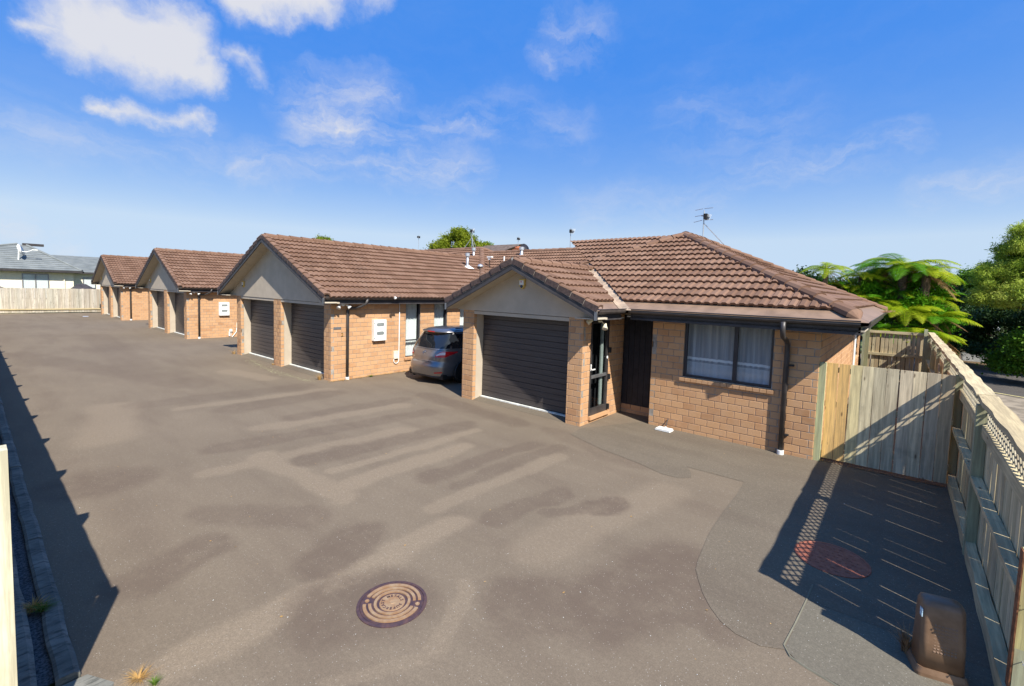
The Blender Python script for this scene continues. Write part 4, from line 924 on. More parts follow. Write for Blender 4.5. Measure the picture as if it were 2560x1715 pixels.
# right-hand lattice-top fence
rfen = thing('lattice_fence', 'timber paling fence with diamond lattice strip and heavy cracked top rail at the right', 'fence', (.75, 12, 0))
posts = [4.62, 7.10, 9.72, 12.3, 14.9, 17.5, 20.35]
for i, y in enumerate(posts):
    if i == 0: continue
    part(MB().box(.69, .785, y-.055, y+.055, -.05, 1.70), 'post', mGreen, rfen)
part(MB().box(.725, .795, 4.465, 4.56, -.05, 1.755), 'post', mGreen, rfen)
for i in range(len(posts)-1):
    y0, y1 = posts[i]+(.055 if i else -.12), posts[i+1]-.055
    beam(rfen, 'upper_rail', (.762, y0, 1.43), (.762, y1, 1.43), .036, .13, mWoodY, .003, i)
    beam(rfen, 'middle_rail', (.738, y0, .885), (.738, y1, .885), .088, .052, mWoodY, .004, i+20)
    beam(rfen, 'lower_rail', (.735, y0, .10), (.735, y1, .10), .085, .15, mWoodY, .004, i+40)
    beam(rfen, 'top_rail', (.765, (posts[i] if i else 4.46), 1.785+.004*(i % 2)), (.765, posts[i+1]-.004, 1.785+.004*(i % 2)), .155, .052, mWoodY, .008, i+60, color=(1.25, 1.12, .92, 1))
    # lattice: two layers of crossing laths
    lt = MB(); zb, zt = 1.48, 1.762; H_ = zt-zb; sp_ = .112
    for lay, sg in ((.776, 1), (.784, -1)):
        y = y0-H_
        while y < y1:
            a, b = (y, y+H_) if sg > 0 else (y+H_, y); wv = .0135
            p = [(a-wv, zb), (a+wv, zb), (b+wv, zt), (b-wv, zt)]
            p = clip_poly(p, 1, 0, y1); p = clip_poly(p, -1, 0, -y0)
            if len(p) >= 3:
                n = len(p); vs = [(lay-.004, q[0], q[1]) for q in p]+[(lay+.004, q[0], q[1]) for q in p]
                lt.add(vs, [tuple(range(n)), tuple(range(2*n-1, n-1, -1))]+[(k, k+n, (k+1) % n+n, (k+1) % n) for k in range(n)])
            y += sp_
    part(lt, 'lattice', mWoodY, rfen, kind='stuff')
rt_ = random.Random(9)
palings(rfen, (.797, 4.50, 0), (0, 1, 0), 15.9, w=.148, gap=.0015, h=1.43, z0=.04, mat=mWoodZ, seed=4, tint=lambda k, r: ((lambda g: (g*1.08, g*1.02, g*.86, 1))(r.uniform(.95, 1.35))))
# raking battens seen past the gate
for y in (10.6, 12.9): beam(rfen, 'brace', (.70, y, .2), (.70, y+1.0, 1.42), .03, .09, mWoodY, .004, 7)
# side gate panel of wide boards
gt_ = thing('board_gate', 'solid side gate of wide vertical boards, the first two stained orange', 'gate', (-.15, 9.5, 0))
part(MB().box(-1.032, -.935, 9.40, 9.49, -.02, 1.715), 'gate_post', mGreen, gt_, color=(1.15, 1.2, 1.05, 1), label='pale green treated post against the brick wall')
def gtint(k, r):
    if k < 2: return (1.75, 1.22, .62, 1)
    if k == 2: return (1.6, 1.5, 1.1, 1)
    g = r.uniform(1.10, 1.42); g *= .99; return (g*r.uniform(1.06, 1.14), g*r.uniform(.99, 1.04), g*r.uniform(.90, 1.0), 1)
palings(gt_, (-.925, 9.495, 0), (1, 0, 0), 1.615, w=.1605, gap=.006, h=1.66, z0=.055, mat=mWoodZ, seed=12, tint=gtint, jit=.002, name='board')
for z in (.3, 1.0, 1.6): beam(gt_, 'rail', (-.93, 9.535, z), (.69, 9.535, z), .045, .09, mWoodX, .002, 3)
# back fence closing the side yard
bk = thing('paling_fence', 'weathered paling fence across the back of the side yard under the ferns', 'fence', (-.15, 20.5, 0))
palings(bk, (-1.0, 20.54, 0), (1, 0, 0), 1.72, w=.118, gap=.018, h=1.68, z0=.05, mat=mWoodZ, seed=33, tint=lambda k, r: ((lambda g: (g*1.10, g, g*.86, 1))(r.uniform(.95, 1.25))))
for z, hh in ((.95, .09), (1.72, .09), (.2, .09)): beam(bk, 'rail', (-1.05, 20.50, z), (.70, 20.50, z), .05, hh, mWoodX, .003, 5)
part(MB().box(-1.02, -.93, 20.40, 20.5, 0, 1.8).box(.60, .69, 20.40, 20.47, 0, 1.9), 'post', mGreen, bk)
sp2 = thing('fence_post', 'dark green post at the house corner in front of the back yard fence', 'post', (-.80, 18.6, 0)); part(MB().box(-.86, -.76, 18.55, 18.65, 0, 2.0), 'shaft', mGreen, sp2, color=(.6, .65, .6, 1)); part(MB().box(-.87, -.75, 18.54, 18.66, 2.0, 2.02), 'cap', mGreen, sp2)
# near left fence: only its end shows, its shadow falls on the drive
lf_ = thing('paling_fence', 'pale treated timber fence running along the kerb at the far left edge', 'fence', (-20, .05, 0))
part(MB().box(-3.60, -3.475, .005, .115, -.05, 1.90), 'end_post', mGreen, lf_, color=(1.7, 1.55, 1.75, 1), label='pale end post cut by the left edge of the photo')
x = -3.55; k = 0; PX = [-3.55, -5.28, -7.16, -9.18, -11.2, -13.15, -15.1, -17.05]
for i, px_ in enumerate(PX[1:]+[-19-2*k for k in range(15)]):
    part(MB().prism([(px_-.05, -.05), (px_+.05, -.05), (px_+.05, 2.09), (px_-.05, 2.15)], -.02, .09), 'post', mGreen, lf_)
    beam(lf_, 'top_rail', ((([-3.60]+PX[1:]+[-19-2*k for k in range(15)])[i]), .04, 1.855), (px_, .04, 1.855), .10, .045, mWoodX, .003, i)
    beam(lf_, 'rail', ((([-3.60]+PX[1:]+[-19-2*k for k in range(15)])[i]), .05, .95), (px_, .05, .95), .05, .09, mWoodX, .003, i)
palings(lf_, (-49, -.02, 0), (1, 0, 0), 45.45, w=.15, gap=-.004, h=1.805, z0=.05, mat=mWoodZ, seed=40)
# far fence across the end of the drive
ff = thing('paling_fence', 'whitish weathered board fence closing the far end of the driveway', 'fence', (-49.3, 6, 0))
palings(ff, (-49.3, -6.0, 0), (0, 1, 0), 17, w=.15, gap=.004, h=1.82, z0=.05, mat=mWoodZ, seed=50, tint=lambda k, r: ((lambda g: (g, g*1.02, g*1.18, 1))(r.uniform(.85, 1.22))))
beam(ff, 'rail', (-49.25, -6, .3), (-49.25, 11, .3), .05, .09, mWoodY, .002); 
sheet('far_verge', [(-49.2, .2), (-48.7, .2), (-48.8, 2.6), (-49.2, 3.0)], .006, plain('dry_verge', (.42, .34, .2), .95, vary=.3, scale=8))

# near right corner: sign post and sign
sp = thing('sign_post', 'thick yellow green treated post at the bottom right corner of the photo', 'post', (.78, 4.42, 0))
part(MB().add([(.725, 4.50, -.05), (.86, 4.47, -.05), (.86, 4.60, -.05), (.725, 4.60, -.05), (.712, 4.42, 1.20), (.86, 4.42, 1.20), (.86, 4.46, 1.20), (.712, 4.46, 1.20)], [(0, 3, 2, 1), (4, 5, 6, 7), (0, 1, 5, 4), (1, 2, 6, 5), (2, 3, 7, 6), (3, 0, 4, 7)]), 'shaft', mGreen, sp, color=(1.25, 1.2, .85, 1))
rust = plain('rusty_strip', (.22, .09, .04), .8, vary=.4, scale=20)
part(MB().add([(.716, 4.495, 0), (.724, 4.495, 0), (.724, 4.50, 0), (.716, 4.60, 0), (.703, 4.365, 1.20), (.711, 4.365, 1.20), (.711, 4.37, 1.20), (.703, 4.46, 1.20)], [(0, 3, 2, 1), (4, 5, 6, 7), (0, 1, 5, 4), (1, 2, 6, 5), (2, 3, 7, 6), (3, 0, 4, 7)]), 'edge_strip', rust, sp)
for (x, y, z) in ((.775, 4.405, .86), (.775, 4.408, .83), (.80, 4.405, .85), (.765, 4.455, .42)): part(MB().tube([(x, y+.02, z), (x, y-.03, z+.005)], .0035, 6).lathe([(.007, 0), (.007, .003)], (x, y-.03, z+.005), 8, Matrix.Rotation(R(90), 4, 'X')), 'nail', mGalv, sp)
sg = thing('sign_board', 'small black sign board with white lettering cut off by the right edge', 'sign', (.86, 4.6, 1.2))
part(MB().box(.815, 1.25, 4.55, 4.57, 1.20, 1.42), 'board', plain('sign_black', (.012, .012, .014), .4), sg)
part(MB().prism([(.83, 1.17), (1.2, 1.165), (1.2, 1.195), (.815, 1.195)], 4.53, 4.56), 'sign_edge', mWhite, sg)
part(MB().prism([(.86, 1.25), (.93, 1.245), (.95, 1.27), (.93, 1.30), (.88, 1.31), (.90, 1.33), (.96, 1.335), (.94, 1.35), (.87, 1.345), (.85, 1.32), (.88, 1.29), (.91, 1.275), (.87, 1.27)], 4.545, 4.549), 'lettering', mWhite, sg)

# ------------------------------------------------------------------ manhole covers
def letters(txt, size, ext, name):
    cu = bpy.data.curves.new(name, 'FONT'); cu.body = txt; cu.size = size; cu.extrude = ext; cu.align_x = 'CENTER'; cu.offset = .0006
    t = bpy.data.objects.new('tmp', cu); col.objects.link(t); dg = bpy.context.evaluated_depsgraph_get(); me = bpy.data.meshes.new_from_object(t.evaluated_get(dg)); bpy.data.objects.remove(t); return me
def make_iron(name, a, b):
    m = Mat(name, .6, .4, .15); n = m.noise(16, 6, .65); m.color(m.mix(m.rng(n, .35, .7), a, b)); m.bump(m.noise(130, 4), .5, .003); return m.m
mIronD = make_iron('dark_cast_iron', (.055, .035, .045), (.11, .060, .055)); mIronL = make_iron('worn_rusty_iron', (.30, .17, .085), (.36, .25, .15))
MC = Vector((-3.29, 2.345, 0)); mh = thing('manhole_cover', 'round cast iron manhole cover with pale concentric ribs in the open driveway', 'manhole cover', MC)
part(MB().lathe([(.302, -.02), (.302, .008), (.278, .010), (.276, .002), (.001, .002)], MC, 56), 'frame', mIronD, mh)
ang0 = R(38)
def ringseg(r0, r1, a0, a1, z0, z1, n=40):
    v = []; 
    for i in range(n+1):
        a = a0+(a1-a0)*i/n
        for r, z in ((r0, z0), (r0, z1), (r1, z1), (r1, z0)): v.append((MC.x+r*math.cos(a), MC.y+r*math.sin(a), z))
    f = [(4*i+k, 4*i+k+1, 4*i+k+5, 4*i+k+4) for i in range(n) for k in range(3)] + [(0, 1, 2, 3), tuple(4*n+k for k in range(4))]
    return v, f
part(MB().lathe([(.272, .002), (.270, .007), (.001, .007)], MC, 56), 'lid', mIronD, mh)
def seg(*a): v, f = ringseg(*a); part(MB().add(v, f), 'rib', mIronL, mh)
for r0, r1 in ((.222, .250), (.178, .204)):
    seg(r0, r1, ang0+.22, ang0+math.pi-.22, .007, .017); seg(r0, r1, ang0+math.pi+.22, ang0+2*math.pi-.22, .007, .017)
seg(.134, .158, 0, 2*math.pi, .007, .017)
part(MB().lathe([(.112, .007), (.110, .012), (.001, .012)], MC, 40), 'boss', mIronL, mh)
for s in (0, math.pi): part(MB().lathe([(.02, .007), (.02, .012), (.009, .012), (.007, .009)], MC+Vector((.225*math.cos(ang0+s), .225*math.sin(ang0+s), 0)), 12), 'lifting_eye', mIronL, mh)
part(MB().lathe([(.024, .012), (.022, .016), (.010, .014)], MC, 16), 'centre_stud', mIronL, mh)
txt = 'SUPERCAST METALS '
for i, ch in enumerate(txt):
    if ch == ' ': continue
    me = letters(ch, .038, .0015, 'letter'); me.materials.clear(); me.materials.append(mIronD)
    a = R(20) - i*2*math.pi/len(txt)*1.0
    M = Matrix.Translation(MC + Vector((.070*math.cos(a), .070*math.sin(a), .0135))) @ Matrix.Rotation(a-math.pi/2, 4, 'Z')
    inst(me, 'letter', mh, M)
C2 = Vector((-.415, 5.93, 0)); mh2 = thing('manhole_cover', 'rusty red manhole cover lying in the shade of the lattice fence', 'manhole cover', C2)
mRustC = make_iron('rusty_red_iron', (.26, .085, .050), (.36, .13, .08))
part(MB().lathe([(.345, -.01), (.345, .012), (.325, .014), (.32, .008), (.001, .008)], C2, 48), 'lid', mRustC, mh2)
stud = MB(); r5 = random.Random(5)
for i in range(-4, 5):
    for j in range(-4, 5):
        x, y = i*.065+(j % 2)*.03, j*.065
        if x*x+y*y < .28**2: stud.box(C2.x+x-.02, C2.x+x+.02, C2.y+y-.006, C2.y+y+.006, .008, .012) if (i+j) % 2 else stud.box(C2.x+x-.006, C2.x+x+.006, C2.y+y-.02, C2.y+y+.02, .008, .012)
part(stud, 'tread_pattern', mRustC, mh2, kind='stuff')

# ------------------------------------------------------------------ brown service pillar
up_ = thing('service_pillar', 'rounded brown plastic service pillar at the foot of the right fence', 'utility box', (.42, 4.72, 0))
def make_brownbox():
    m = Mat('brown_moulded_plastic', .38, .45); n = m.noise(6, 5, .6); n2 = m.noise(200, 3); m.color(m.mix(m.rng(n, .35, .7), (.15, .088, .050), (.21, .130, .078))); m.bump(n2, .18, .002); return m.m
mBox = make_brownbox()
ub = thing; U = Vector((.372, 4.66, 0)); ua = Matrix.Rotation(R(15), 4, 'Z'); ut = Matrix.Translation(U) @ ua
def rr_ring(w, d, r, z, yo=0, n=6):
    o = []
    for (cx_, cy_, a0) in ((w/2-r, d/2-r, 0), (-w/2+r, d/2-r, 90), (-w/2+r, -d/2+r, 180), (w/2-r, -d/2+r, 270)):
        for k in range(n+1):
            a = R(a0+90*k/n); o.append(ut @ Vector((cx_+r*math.cos(a), cy_+r*math.sin(a)+yo, z)))
    return o
def loft(rings, cap0=True, cap1=True):
    n = len(rings[0]); v = [p for r in rings for p in r]; f = [(i*n+k, i*n+(k+1) % n, (i+1)*n+(k+1) % n, (i+1)*n+k) for i in range(len(rings)-1) for k in range(n)]
    if cap0: f.append(tuple(range(n))[::-1])
    if cap1: f.append(tuple((len(rings)-1)*n+k for k in range(n)))
    return MB().add(v, f)
part(loft([rr_ring(.315, .23, .035, 0), rr_ring(.315, .23, .035, .03), rr_ring(.285, .215, .035, .07)]), 'base', mBox, up_, smooth=False)
part(loft([rr_ring(.275, .205, .040, .065), rr_ring(.268, .190, .040, .28), rr_ring(.260, .170, .040, .45, .01), rr_ring(.255, .158, .040, .520, .012), rr_ring(.238, .140, .038, .550, .014), rr_ring(.20, .10, .032, .560, .015), rr_ring(.10, .04, .015, .562, .015)]), 'cover', mBox, up_, smooth=True)
em = MB()
for i in range(9):
    z = .41-i*.024
    for j in range(7):
        a = -.06+j*.02; yy = -.125-.075*(.55-z)*-.0
        yq = lambda zz: -(.0805 + (.45-zz)*.092) - .006
        em.add([ut @ Vector((a, yq(z)+.012, z)), ut @ Vector((a+.013, yq(z)+.012, z)), ut @ Vector((a+.013, yq(z-.01)+.006, z-.012)), ut @ Vector((a, yq(z-.01)+.006, z-.012))], [(0, 1, 2, 3)])
part(em, 'embossed_text', mBox, up_)
part(loft([[ut @ Vector((-.132, y, z)) for y, z in ((-.06, .43), (-.02, .43), (-.02, .49), (-.06, .49))], [ut @ Vector((-.126, y, z)) for y, z in ((-.06, .43), (-.02, .43), (-.02, .49), (-.06, .49))]]), 'sticker', plain('blue_white_sticker', (.45, .6, .75), .4, vary=.5, scale=60), up_)
for n_, (x, y) in enumerate(((.30, 4.50), (.52, 4.53))): pass

# ------------------------------------------------------------------ car
car = thing('parked_car', 'grey metallic people carrier parked nose-in between the two brick houses', 'car', (-10.69, 10.8, 0))
CX, CYr, CYf = -10.69, 8.52, 13.05
lev = [  # z, halfwidth, rear y, front y, n
    (.20, .80, .10, .12, 5), (.26, .855, .04, .06, 5), (.38, .872, .01, .02, 5), (.52, .875, .0, .0, 5), (.60, .870, .03, .02, 5), (.66, .872, .075, .05, 5), (.80, .874, .09, .15, 5.5), (.92, .868, .12, .35, 5.5), (1.00, .850, .15, .75, 5.5),
    (1.06, .832, .185, .95, 5.5), (1.20, .785, .27, 1.35, 5.5), (1.36, .725, .39, 1.80, 5.2), (1.46, .690, .46, 2.05, 5), (1.52, .665, .47, 2.20, 4.6), (1.57, .60, .55, 2.4, 4.2), (1.60, .48, .75, 2.6, 4), (1.612, .25, 1.1, 2.8, 3.5)]
def cp(t, z):
    for i in range(len(lev)-1):
        if lev[i][0] <= z <= lev[i+1][0]: break
    a, b = lev[i], lev[i+1]; k = (z-a[0])/(b[0]-a[0]); q = [a[j]+(b[j]-a[j])*k for j in range(5)]
    yr, yf = CYr+q[2], CYf-q[3]; c, l = (yr+yf)/2, (yf-yr)/2; e = 2/q[4]
    return Vector((CX+q[1]*math.copysign(abs(math.cos(t))**e, math.cos(t)), c+l*math.copysign(abs(math.sin(t))**e, math.sin(t)), z))
def cpx(x, z):   # on the rear face at x
    lo, hi = -math.pi, 0
    # cos(t) sign
    w = [l for l in lev if l[0] >= z][0]
    best = -math.pi/2; ex = x
    a, b = -math.pi+1e-4, -1e-4
    for _ in range(40):
        m_ = (a+b)/2
        if cp(m_, z).x-CX < x: a = m_
        else: b = m_
    return cp((a+b)/2, z)
N = 96; v = []; f = []
ts = []
for k in range(N):   # more samples near the corners
    t = 2*math.pi*k/N; ts.append(t-.0)
zs = []
for i in range(len(lev)-1):
    for s in range(3): zs.append(lev[i][0]+(lev[i+1][0]-lev[i][0])*s/3)
zs.append(lev[-1][0])
for z in zs:
    for t in ts: v.append(cp(t, z))
for i in range(len(zs)-1):
    for k in range(N): f.append((i*N+k, i*N+(k+1) % N, (i+1)*N+(k+1) % N, (i+1)*N+k))
f.append(tuple((len(zs)-1)*N+k for k in range(N))); f.append(tuple(range(N))[::-1])
body = part(MB().add(v, f), 'body', mCar, car, smooth=True)
cc = Vector((CX, (CYr+CYf)/2, .9))
def patch(fn, us, vs_, off, name, mat, parent=car, smooth=True):
    g = []; 
    for u in us:
        for w in vs_:
            p = fn(u, w); q1 = fn(u+1e-3, w)-p; q2 = fn(u, w+1e-3)-p; n = q1.cross(q2)
            if n.length < 1e-12: n = p-cc
            n.normalize(); 
            if n.dot(p-cc) < 0: n = -n
            g.append(p+n*off)
    m_ = len(vs_); ff_ = [(i*m_+j, i*m_+j+1, (i+1)*m_+j+1, (i+1)*m_+j) for i in range(len(us)-1) for j in range(m_-1)]
    return part(MB().add(g, ff_), name, mat, parent, smooth=smooth)
lin = lambda a, b, n: [a+(b-a)*i/n for i in range(n+1)]
rearf = lambda zl, zh, xf: (lambda u, w: cpx(u*xf(w), zl(u)+(zh(u)-zl(u))*w))
# rear window
patch(lambda u, w: cpx(u*(.755-.10*w), (1.03-.03*(1-u*u)*0+.02*abs(u))+(1.455-1.03)*w), lin(-1, 1, 24), lin(0, 1, 8), .006, 'rear_window', mCarGlass)
# spoiler with brake lamp
spv = MB(); 
for i in range(21):
    u = -1+i/10; x = u*.64; p = cpx(x, 1.50); spv.v += [tuple(p+Vector((0, .20, .045))), tuple(p+Vector((0, -.085-.03*(1-u*u), .015))), tuple(p+Vector((0, -.075-.03*(1-u*u), -.02))), tuple(p+Vector((0, .05, -.03)))]
spv.f = [(4*i+k, 4*i+(k+1) % 4, 4*i+4+(k+1) % 4, 4*i+4+k) for i in range(20) for k in range(4)]
spl = part(spv, 'spoiler', mCar, car, smooth=True)
p = cpx(0, 1.50); part(MB().box(CX-.14, CX+.14, p.y-.122, p.y-.10, 1.483, 1.512), 'brake_lamp', mRed, spl)
# side windows (both sides)
for sgn in (1, -1):
    for (a, b, nm) in ((.10, .26, 0), (.275, .50, 1), (.515, .70, 2)):
        def sf_(u, w, sgn=sgn):
            yy = CYr+.32+(CYf-CYr)*u*.92; z = 1.045+.40*w
            lo, hi = (-math.pi/2, math.pi/2) 
            for _ in range(30):
                m_ = (lo+hi)/2
                if cp(m_, z).y < yy: lo = m_
                else: hi = m_
            q = cp((lo+hi)/2, z); 
            return Vector((CX+sgn*(q.x-CX), q.y, q.z))
        patch(sf_, lin(a-(.06 if a < .2 else 0), b, 8), lin(0, 1, 6), .005, 'side_window', mCarGlass)
    # tail lamps wrapping the corner
    tl = lambda u, w, sgn=sgn: (lambda q: Vector((CX+sgn*(q.x-CX), q.y, q.z)))(cp(-math.pi/2+.0+ (.16+.98*u), (lambda zb, zt: zb+(zt-zb)*w)(.800+.13*max(0, u-.50)/.5, .815+.150*math.sin(min(1, u/.38)*math.pi/2)-.02*max(0, u-.6))))
    patch(tl, lin(0.05, 1, 26), lin(0, 1, 6), .007, 'tail_lamp', mRed)
    patch(lambda u, w, tl=tl: tl(.09+.42*u, .42+.46*w), lin(0, 1, 14), lin(0, 1, 4), .010, 'lamp_lens', mLens)
    # reflector in the bumper
    rf_ = lambda u, w, sgn=sgn: (lambda q: Vector((CX+sgn*(q.x-CX), q.y, q.z)))(cp(-math.pi/2+.28+.34*u, .335+.035*w+.02*u))
    patch(rf_, lin(0, 1, 8), lin(0, 1, 2), .006, 'reflector', mRed)
# panel gaps: tailgate outline
gap = MB(); pts_ = [cpx(-.70, .95), cpx(-.66, .80), cpx(-.60, .685), cpx(-.3, .655), cpx(0, .65), cpx(.3, .655), cpx(.60, .685), cpx(.66, .80), cpx(.70, .95)]
gap.tube([p+Vector((0, -.002, 0)) for p in pts_], .005, 5); part(gap, 'tailgate_gap', mBlack, car)
gap = MB().tube([cpx(x, 1.0)+Vector((0, -.002, .0)) for x in lin(-.74, .74, 20)], .004, 5); part(gap, 'window_seal', mBlack, car)
part(MB().tube([cp(t, .235)+Vector((0, -.004, 0)) for t in lin(-math.pi+.35, -.35, 24)], .03, 6), 'lower_bumper', mCarTrim, car)
pp = cpx(-.42, 1.06); part(MB().tube([cpx(-.30, 1.045)+Vector((0, -.02, 0)), cpx(-.50, 1.16)+Vector((0, -.025, 0)), cpx(-.62, 1.25)+Vector((0, -.02, 0))], .007, 5), 'rear_wiper', mCarTrim, car)
bd = MB(); bp_ = cpx(0, .90); ov = [Vector((bp_.x+.062*math.cos(a), bp_.y-.010, bp_.z+.050*math.sin(a))) for a in [2*math.pi*k/20 for k in range(21)]]
bd.tube(ov, .006, 6); bd.tube([bp_+Vector((-.055, -.012, .018)), bp_+Vector((-.025, -.012, .012)), bp_+Vector((0, -.012, -.02)), bp_+Vector((.025, -.012, .012)), bp_+Vector((.055, -.012, .018))], .006, 6); part(bd, 'badge', mChrome, car)
me = letters('mazda', .055, .002, 'badge_lettering'); me.materials.clear(); me.materials.append(mChrome); p = cpx(-.48, .745); inst(me, 'badge_lettering', car, cols((1, 0, 0), (0, 0, 1), (0, -1, 0), p+Vector((0, -.006, -.01))))
me = letters('5', .055, .002, 'badge_lettering'); me.materials.clear(); me.materials.append(mChrome); p = cpx(.48, .735); inst(me, 'badge_lettering', car, cols((1, 0, 0), (0, 0, 1), (0, -1, 0), p+Vector((0, -.006, -.01))))
part(MB().add([cpx(-.80, .52+.0)+Vector((-.004, -.006, 0)), cpx(-.74, .52)+Vector((0, -.006, 0)), cpx(-.74, .585)+Vector((0, -.006, 0)), cpx(-.80, .585)+Vector((-.004, -.006, 0))], [(0, 1, 2, 3)]), 'bumper_sticker', plain('sky_blue_sticker', (.1, .4, .65), .4), car)
part(MB().tube([(CX-.45, CYr+.06, .185), (CX-.45, CYr+.4, .19)], .03, 8), 'exhaust', mBlack, car)
part(MB().tube([(CX+.60, 9.3, 1.60), (CX+.62, 10.1, 1.62), (CX+.60, 11.1, 1.60)], .015, 6), 'roof_strip', mBlack, car)
part(MB().tube([Vector((CX+.40, 9.62, 1.605)), Vector((CX+.2, 9.62, 1.612)), Vector((CX-.2, 9.62, 1.612)), Vector((CX-.40, 9.62, 1.605))], .006, 5), 'roof_seam', mBlack, car)
for sx in (-1, 1):
    for y in (9.42, 12.15):
        w_ = MB().lathe([(.20, -.10), (.30, -.10), (.325, -.07), (.325, .07), (.30, .10), (.20, .10)], (CX+sx*.775, y, .325), 28, Matrix.Rotation(R(90), 4, 'Y')); wh = part(w_, 'wheel', mBlack, car, smooth=False)
        part(MB().lathe([(.20, .098*sx), (.19, .09*sx), (.06, .07*sx), (.01, .085*sx)], (CX+sx*.775, y, .325), 20, Matrix.Rotation(R(90), 4, 'Y')), 'rim', mGalv, wh)
        arch = [(CX+sx*.878, y+.36*math.cos(a), .325+.36*math.sin(a)) for a in [math.pi*k/16 for k in range(-2, 19)]]
        part(MB().tube(arch, .018, 6), 'wheel_arch', mCarTrim, car)
        dk = [(CX+sx*.880, y, .325)]+[(CX+sx*.882, y+.35*math.cos(a), max(.2, .325+.35*math.sin(a))) for a in [math.pi*k/16 for k in range(-2, 19)]]
        part(MB().add(dk, [(0, i, i+1) for i in range(1, len(dk)-1)]), 'arch_liner', mBlack, car)
part(MB().box(CX-.75, CX+.75, 8.7, 12.8, .16, .30), 'underbody', mBlack, car)
# ------------------------------------------------------------------ cream neighbour behind the far fence
gh = thing('rendered_house', 'cream rendered house with grey tiled hip roof and satellite dish behind the far fence', 'house', (-58, 2, 0))
def make_greytile():
    m = Mat('grey_concrete_tile', .85, .2); P = m.P(); s = m.N('ShaderNodeSeparateXYZ'); m.l.new(P, s.inputs[0])
    n = m.noise(1.5, 5, .6); m.color(m.mix(m.rng(n, .3, .7), (.15, .165, .165), (.21, .225, .22))); return m.m
mGT = make_greytile()
ex0, ey0, ey1, ze = -54.4, -6.0, 6.55, 3.28; ap = Vector((-58.6, 3.45, 5.42)); ap2 = Vector((-58.6, 1.4, 5.42)); ex1 = -63
rb = MB().add([(ex0, ey0, ze), (ex0, ey1, ze), (ex1, ey1, ze), (ex1, ey0, ze), tuple(ap), tuple(Vector((-58.6, 3.0, 5.42)))], [(0, 1, 4, 5), (1, 2, 4), (2, 3, 5, 4), (3, 0, 5)])
grf = part(rb, 'roof', mGT, gh)
def course_strips(A, B, T0, T1, n, name='tile_course'):
    """rows of tiles as thin overlapping strips between eave A-B and top T0-T1"""
    A, B, T0, T1 = map(Vector, (A, B, T0, T1)); nr = (B-A).cross(T0-A).normalized()
    if nr.z < 0: nr = -nr
    for i in range(n):
        a, b = i/n, (i+1.08)/n; b = min(b, 1)
        p0, p1 = A.lerp(T0, a), B.lerp(T1, a); q0, q1 = A.lerp(T0, b), B.lerp(T1, b)
        vs = [p0+nr*.05, p1+nr*.05, q1+nr*.012, q0+nr*.012, p0+nr*.0, p1+nr*.0]; part(MB().add(vs, [(0, 1, 2, 3), (4, 5, 1, 0)]), name, mGT, grf)
course_strips((ex0, ey0, ze), (ex0, ey1, ze), ap2+Vector((0, 1.5, 0)), ap, 13); course_strips((ex0, ey1, ze), (ex1, ey1, ze), ap, ap, 13)
capg = MB(); 
for A, B in ((Vector((ex0, ey1, ze)), ap), (Vector((ex0, ey0, ze)), Vector((-58.6, 3.0, 5.42))), (Vector((ex1, ey1, ze)), ap)): capg.tube([A+Vector((0, 0, .05)), B+Vector((0, 0, .06))], .09, 6)
part(capg, 'hip_cap', mGT, grf)
part(MB().box(-54.95, -62.5, -5.4, 6.05, 0, 3.25), 'wall', mCream, gh)
part(MB().box(ex0-.03, ex0+.1, ey0, ey1+.1, ze-.16, ze-.01).box(ex1, ex0+.1, ey1, ey1+.1, ze-.16, ze-.01), 'gutter', mMetal, gh)
part(MB().box(-54.96, ex0, -5.4, ey1, ze-.2, ze-.17), 'soffit', mSoffit, gh)
def simple_window(th, x, y0, y1, z0, z1, n=2):
    f = MB().box(x, x+.06, y0, y1, z0, z0+.07).box(x, x+.06, y0, y1, z1-.07, z1)
    for i in range(n+1): f.box(x, x+.055, y0+(y1-y0-.07)*i/n, y0+(y1-y0-.07)*i/n+.07, z0+.07, z1-.07)
    w = part(f, 'window', mSteel, th)
    for i in range(n):
        a, b = y0+(y1-y0)*i/n+.05, y0+(y1-y0)*(i+1)/n-.05; part(MB().add([(x+.045, a, z0+.06), (x+.045, b, z0+.06), (x+.045, b, z1-.06), (x+.045, a, z1-.06)], [(0, 1, 2, 3)]), 'pane', mGlass, w)
        part(MB().add([(x+.012, a, z0+.06), (x+.012, b, z0+.06), (x+.012, b, z1-.06), (x+.012, a, z1-.06)], [(0, 1, 2, 3)]), 'curtain', mCurt, w)
simple_window(gh, -54.95, 3.0, 4.55, .9, 2.95)
part(MB().box(-54.95, -54.8, 5.38, 5.55, 2.95, 3.18).tube([(-54.88, 5.47, 2.95), (-54.88, 5.47, .2)], .045, 8), 'downpipe', mCream, gh)
# side wing
gw = MB().add([(-58, 5.2, 3.22), (-58, 13, 3.22), (-63.5, 5.2, 4.85), (-63.5, 13, 4.85)], [(0, 1, 3, 2)]); wgf = part(gw, 'wing_roof', mGT, gh)
A, B, T0, T1 = Vector((-58, 5.6, 3.22)), Vector((-58, 13, 3.22)), Vector((-63.5, 5.6, 4.85)), Vector((-63.5, 13, 4.85))
grf = wgf; course_strips(A, B, T0, T1, 12)
part(MB().box(-58.4, -63, 5.9, 12.9, 0, 3.2), 'wing_wall', mCream, gh); part(MB().box(-58.05, -57.92, 6.5, 13, 3.08, 3.22), 'gutter', mMetal, gh)
simple_window(gh, -58.4, 7.05, 7.95, 1.75, 2.75, 1)
part(MB().box(-58.42, -58.3, 6.6, 12.9, 0, 1.55), 'base_panel', plain('grey_green_panel', (.30, .33, .28), .8), gh)
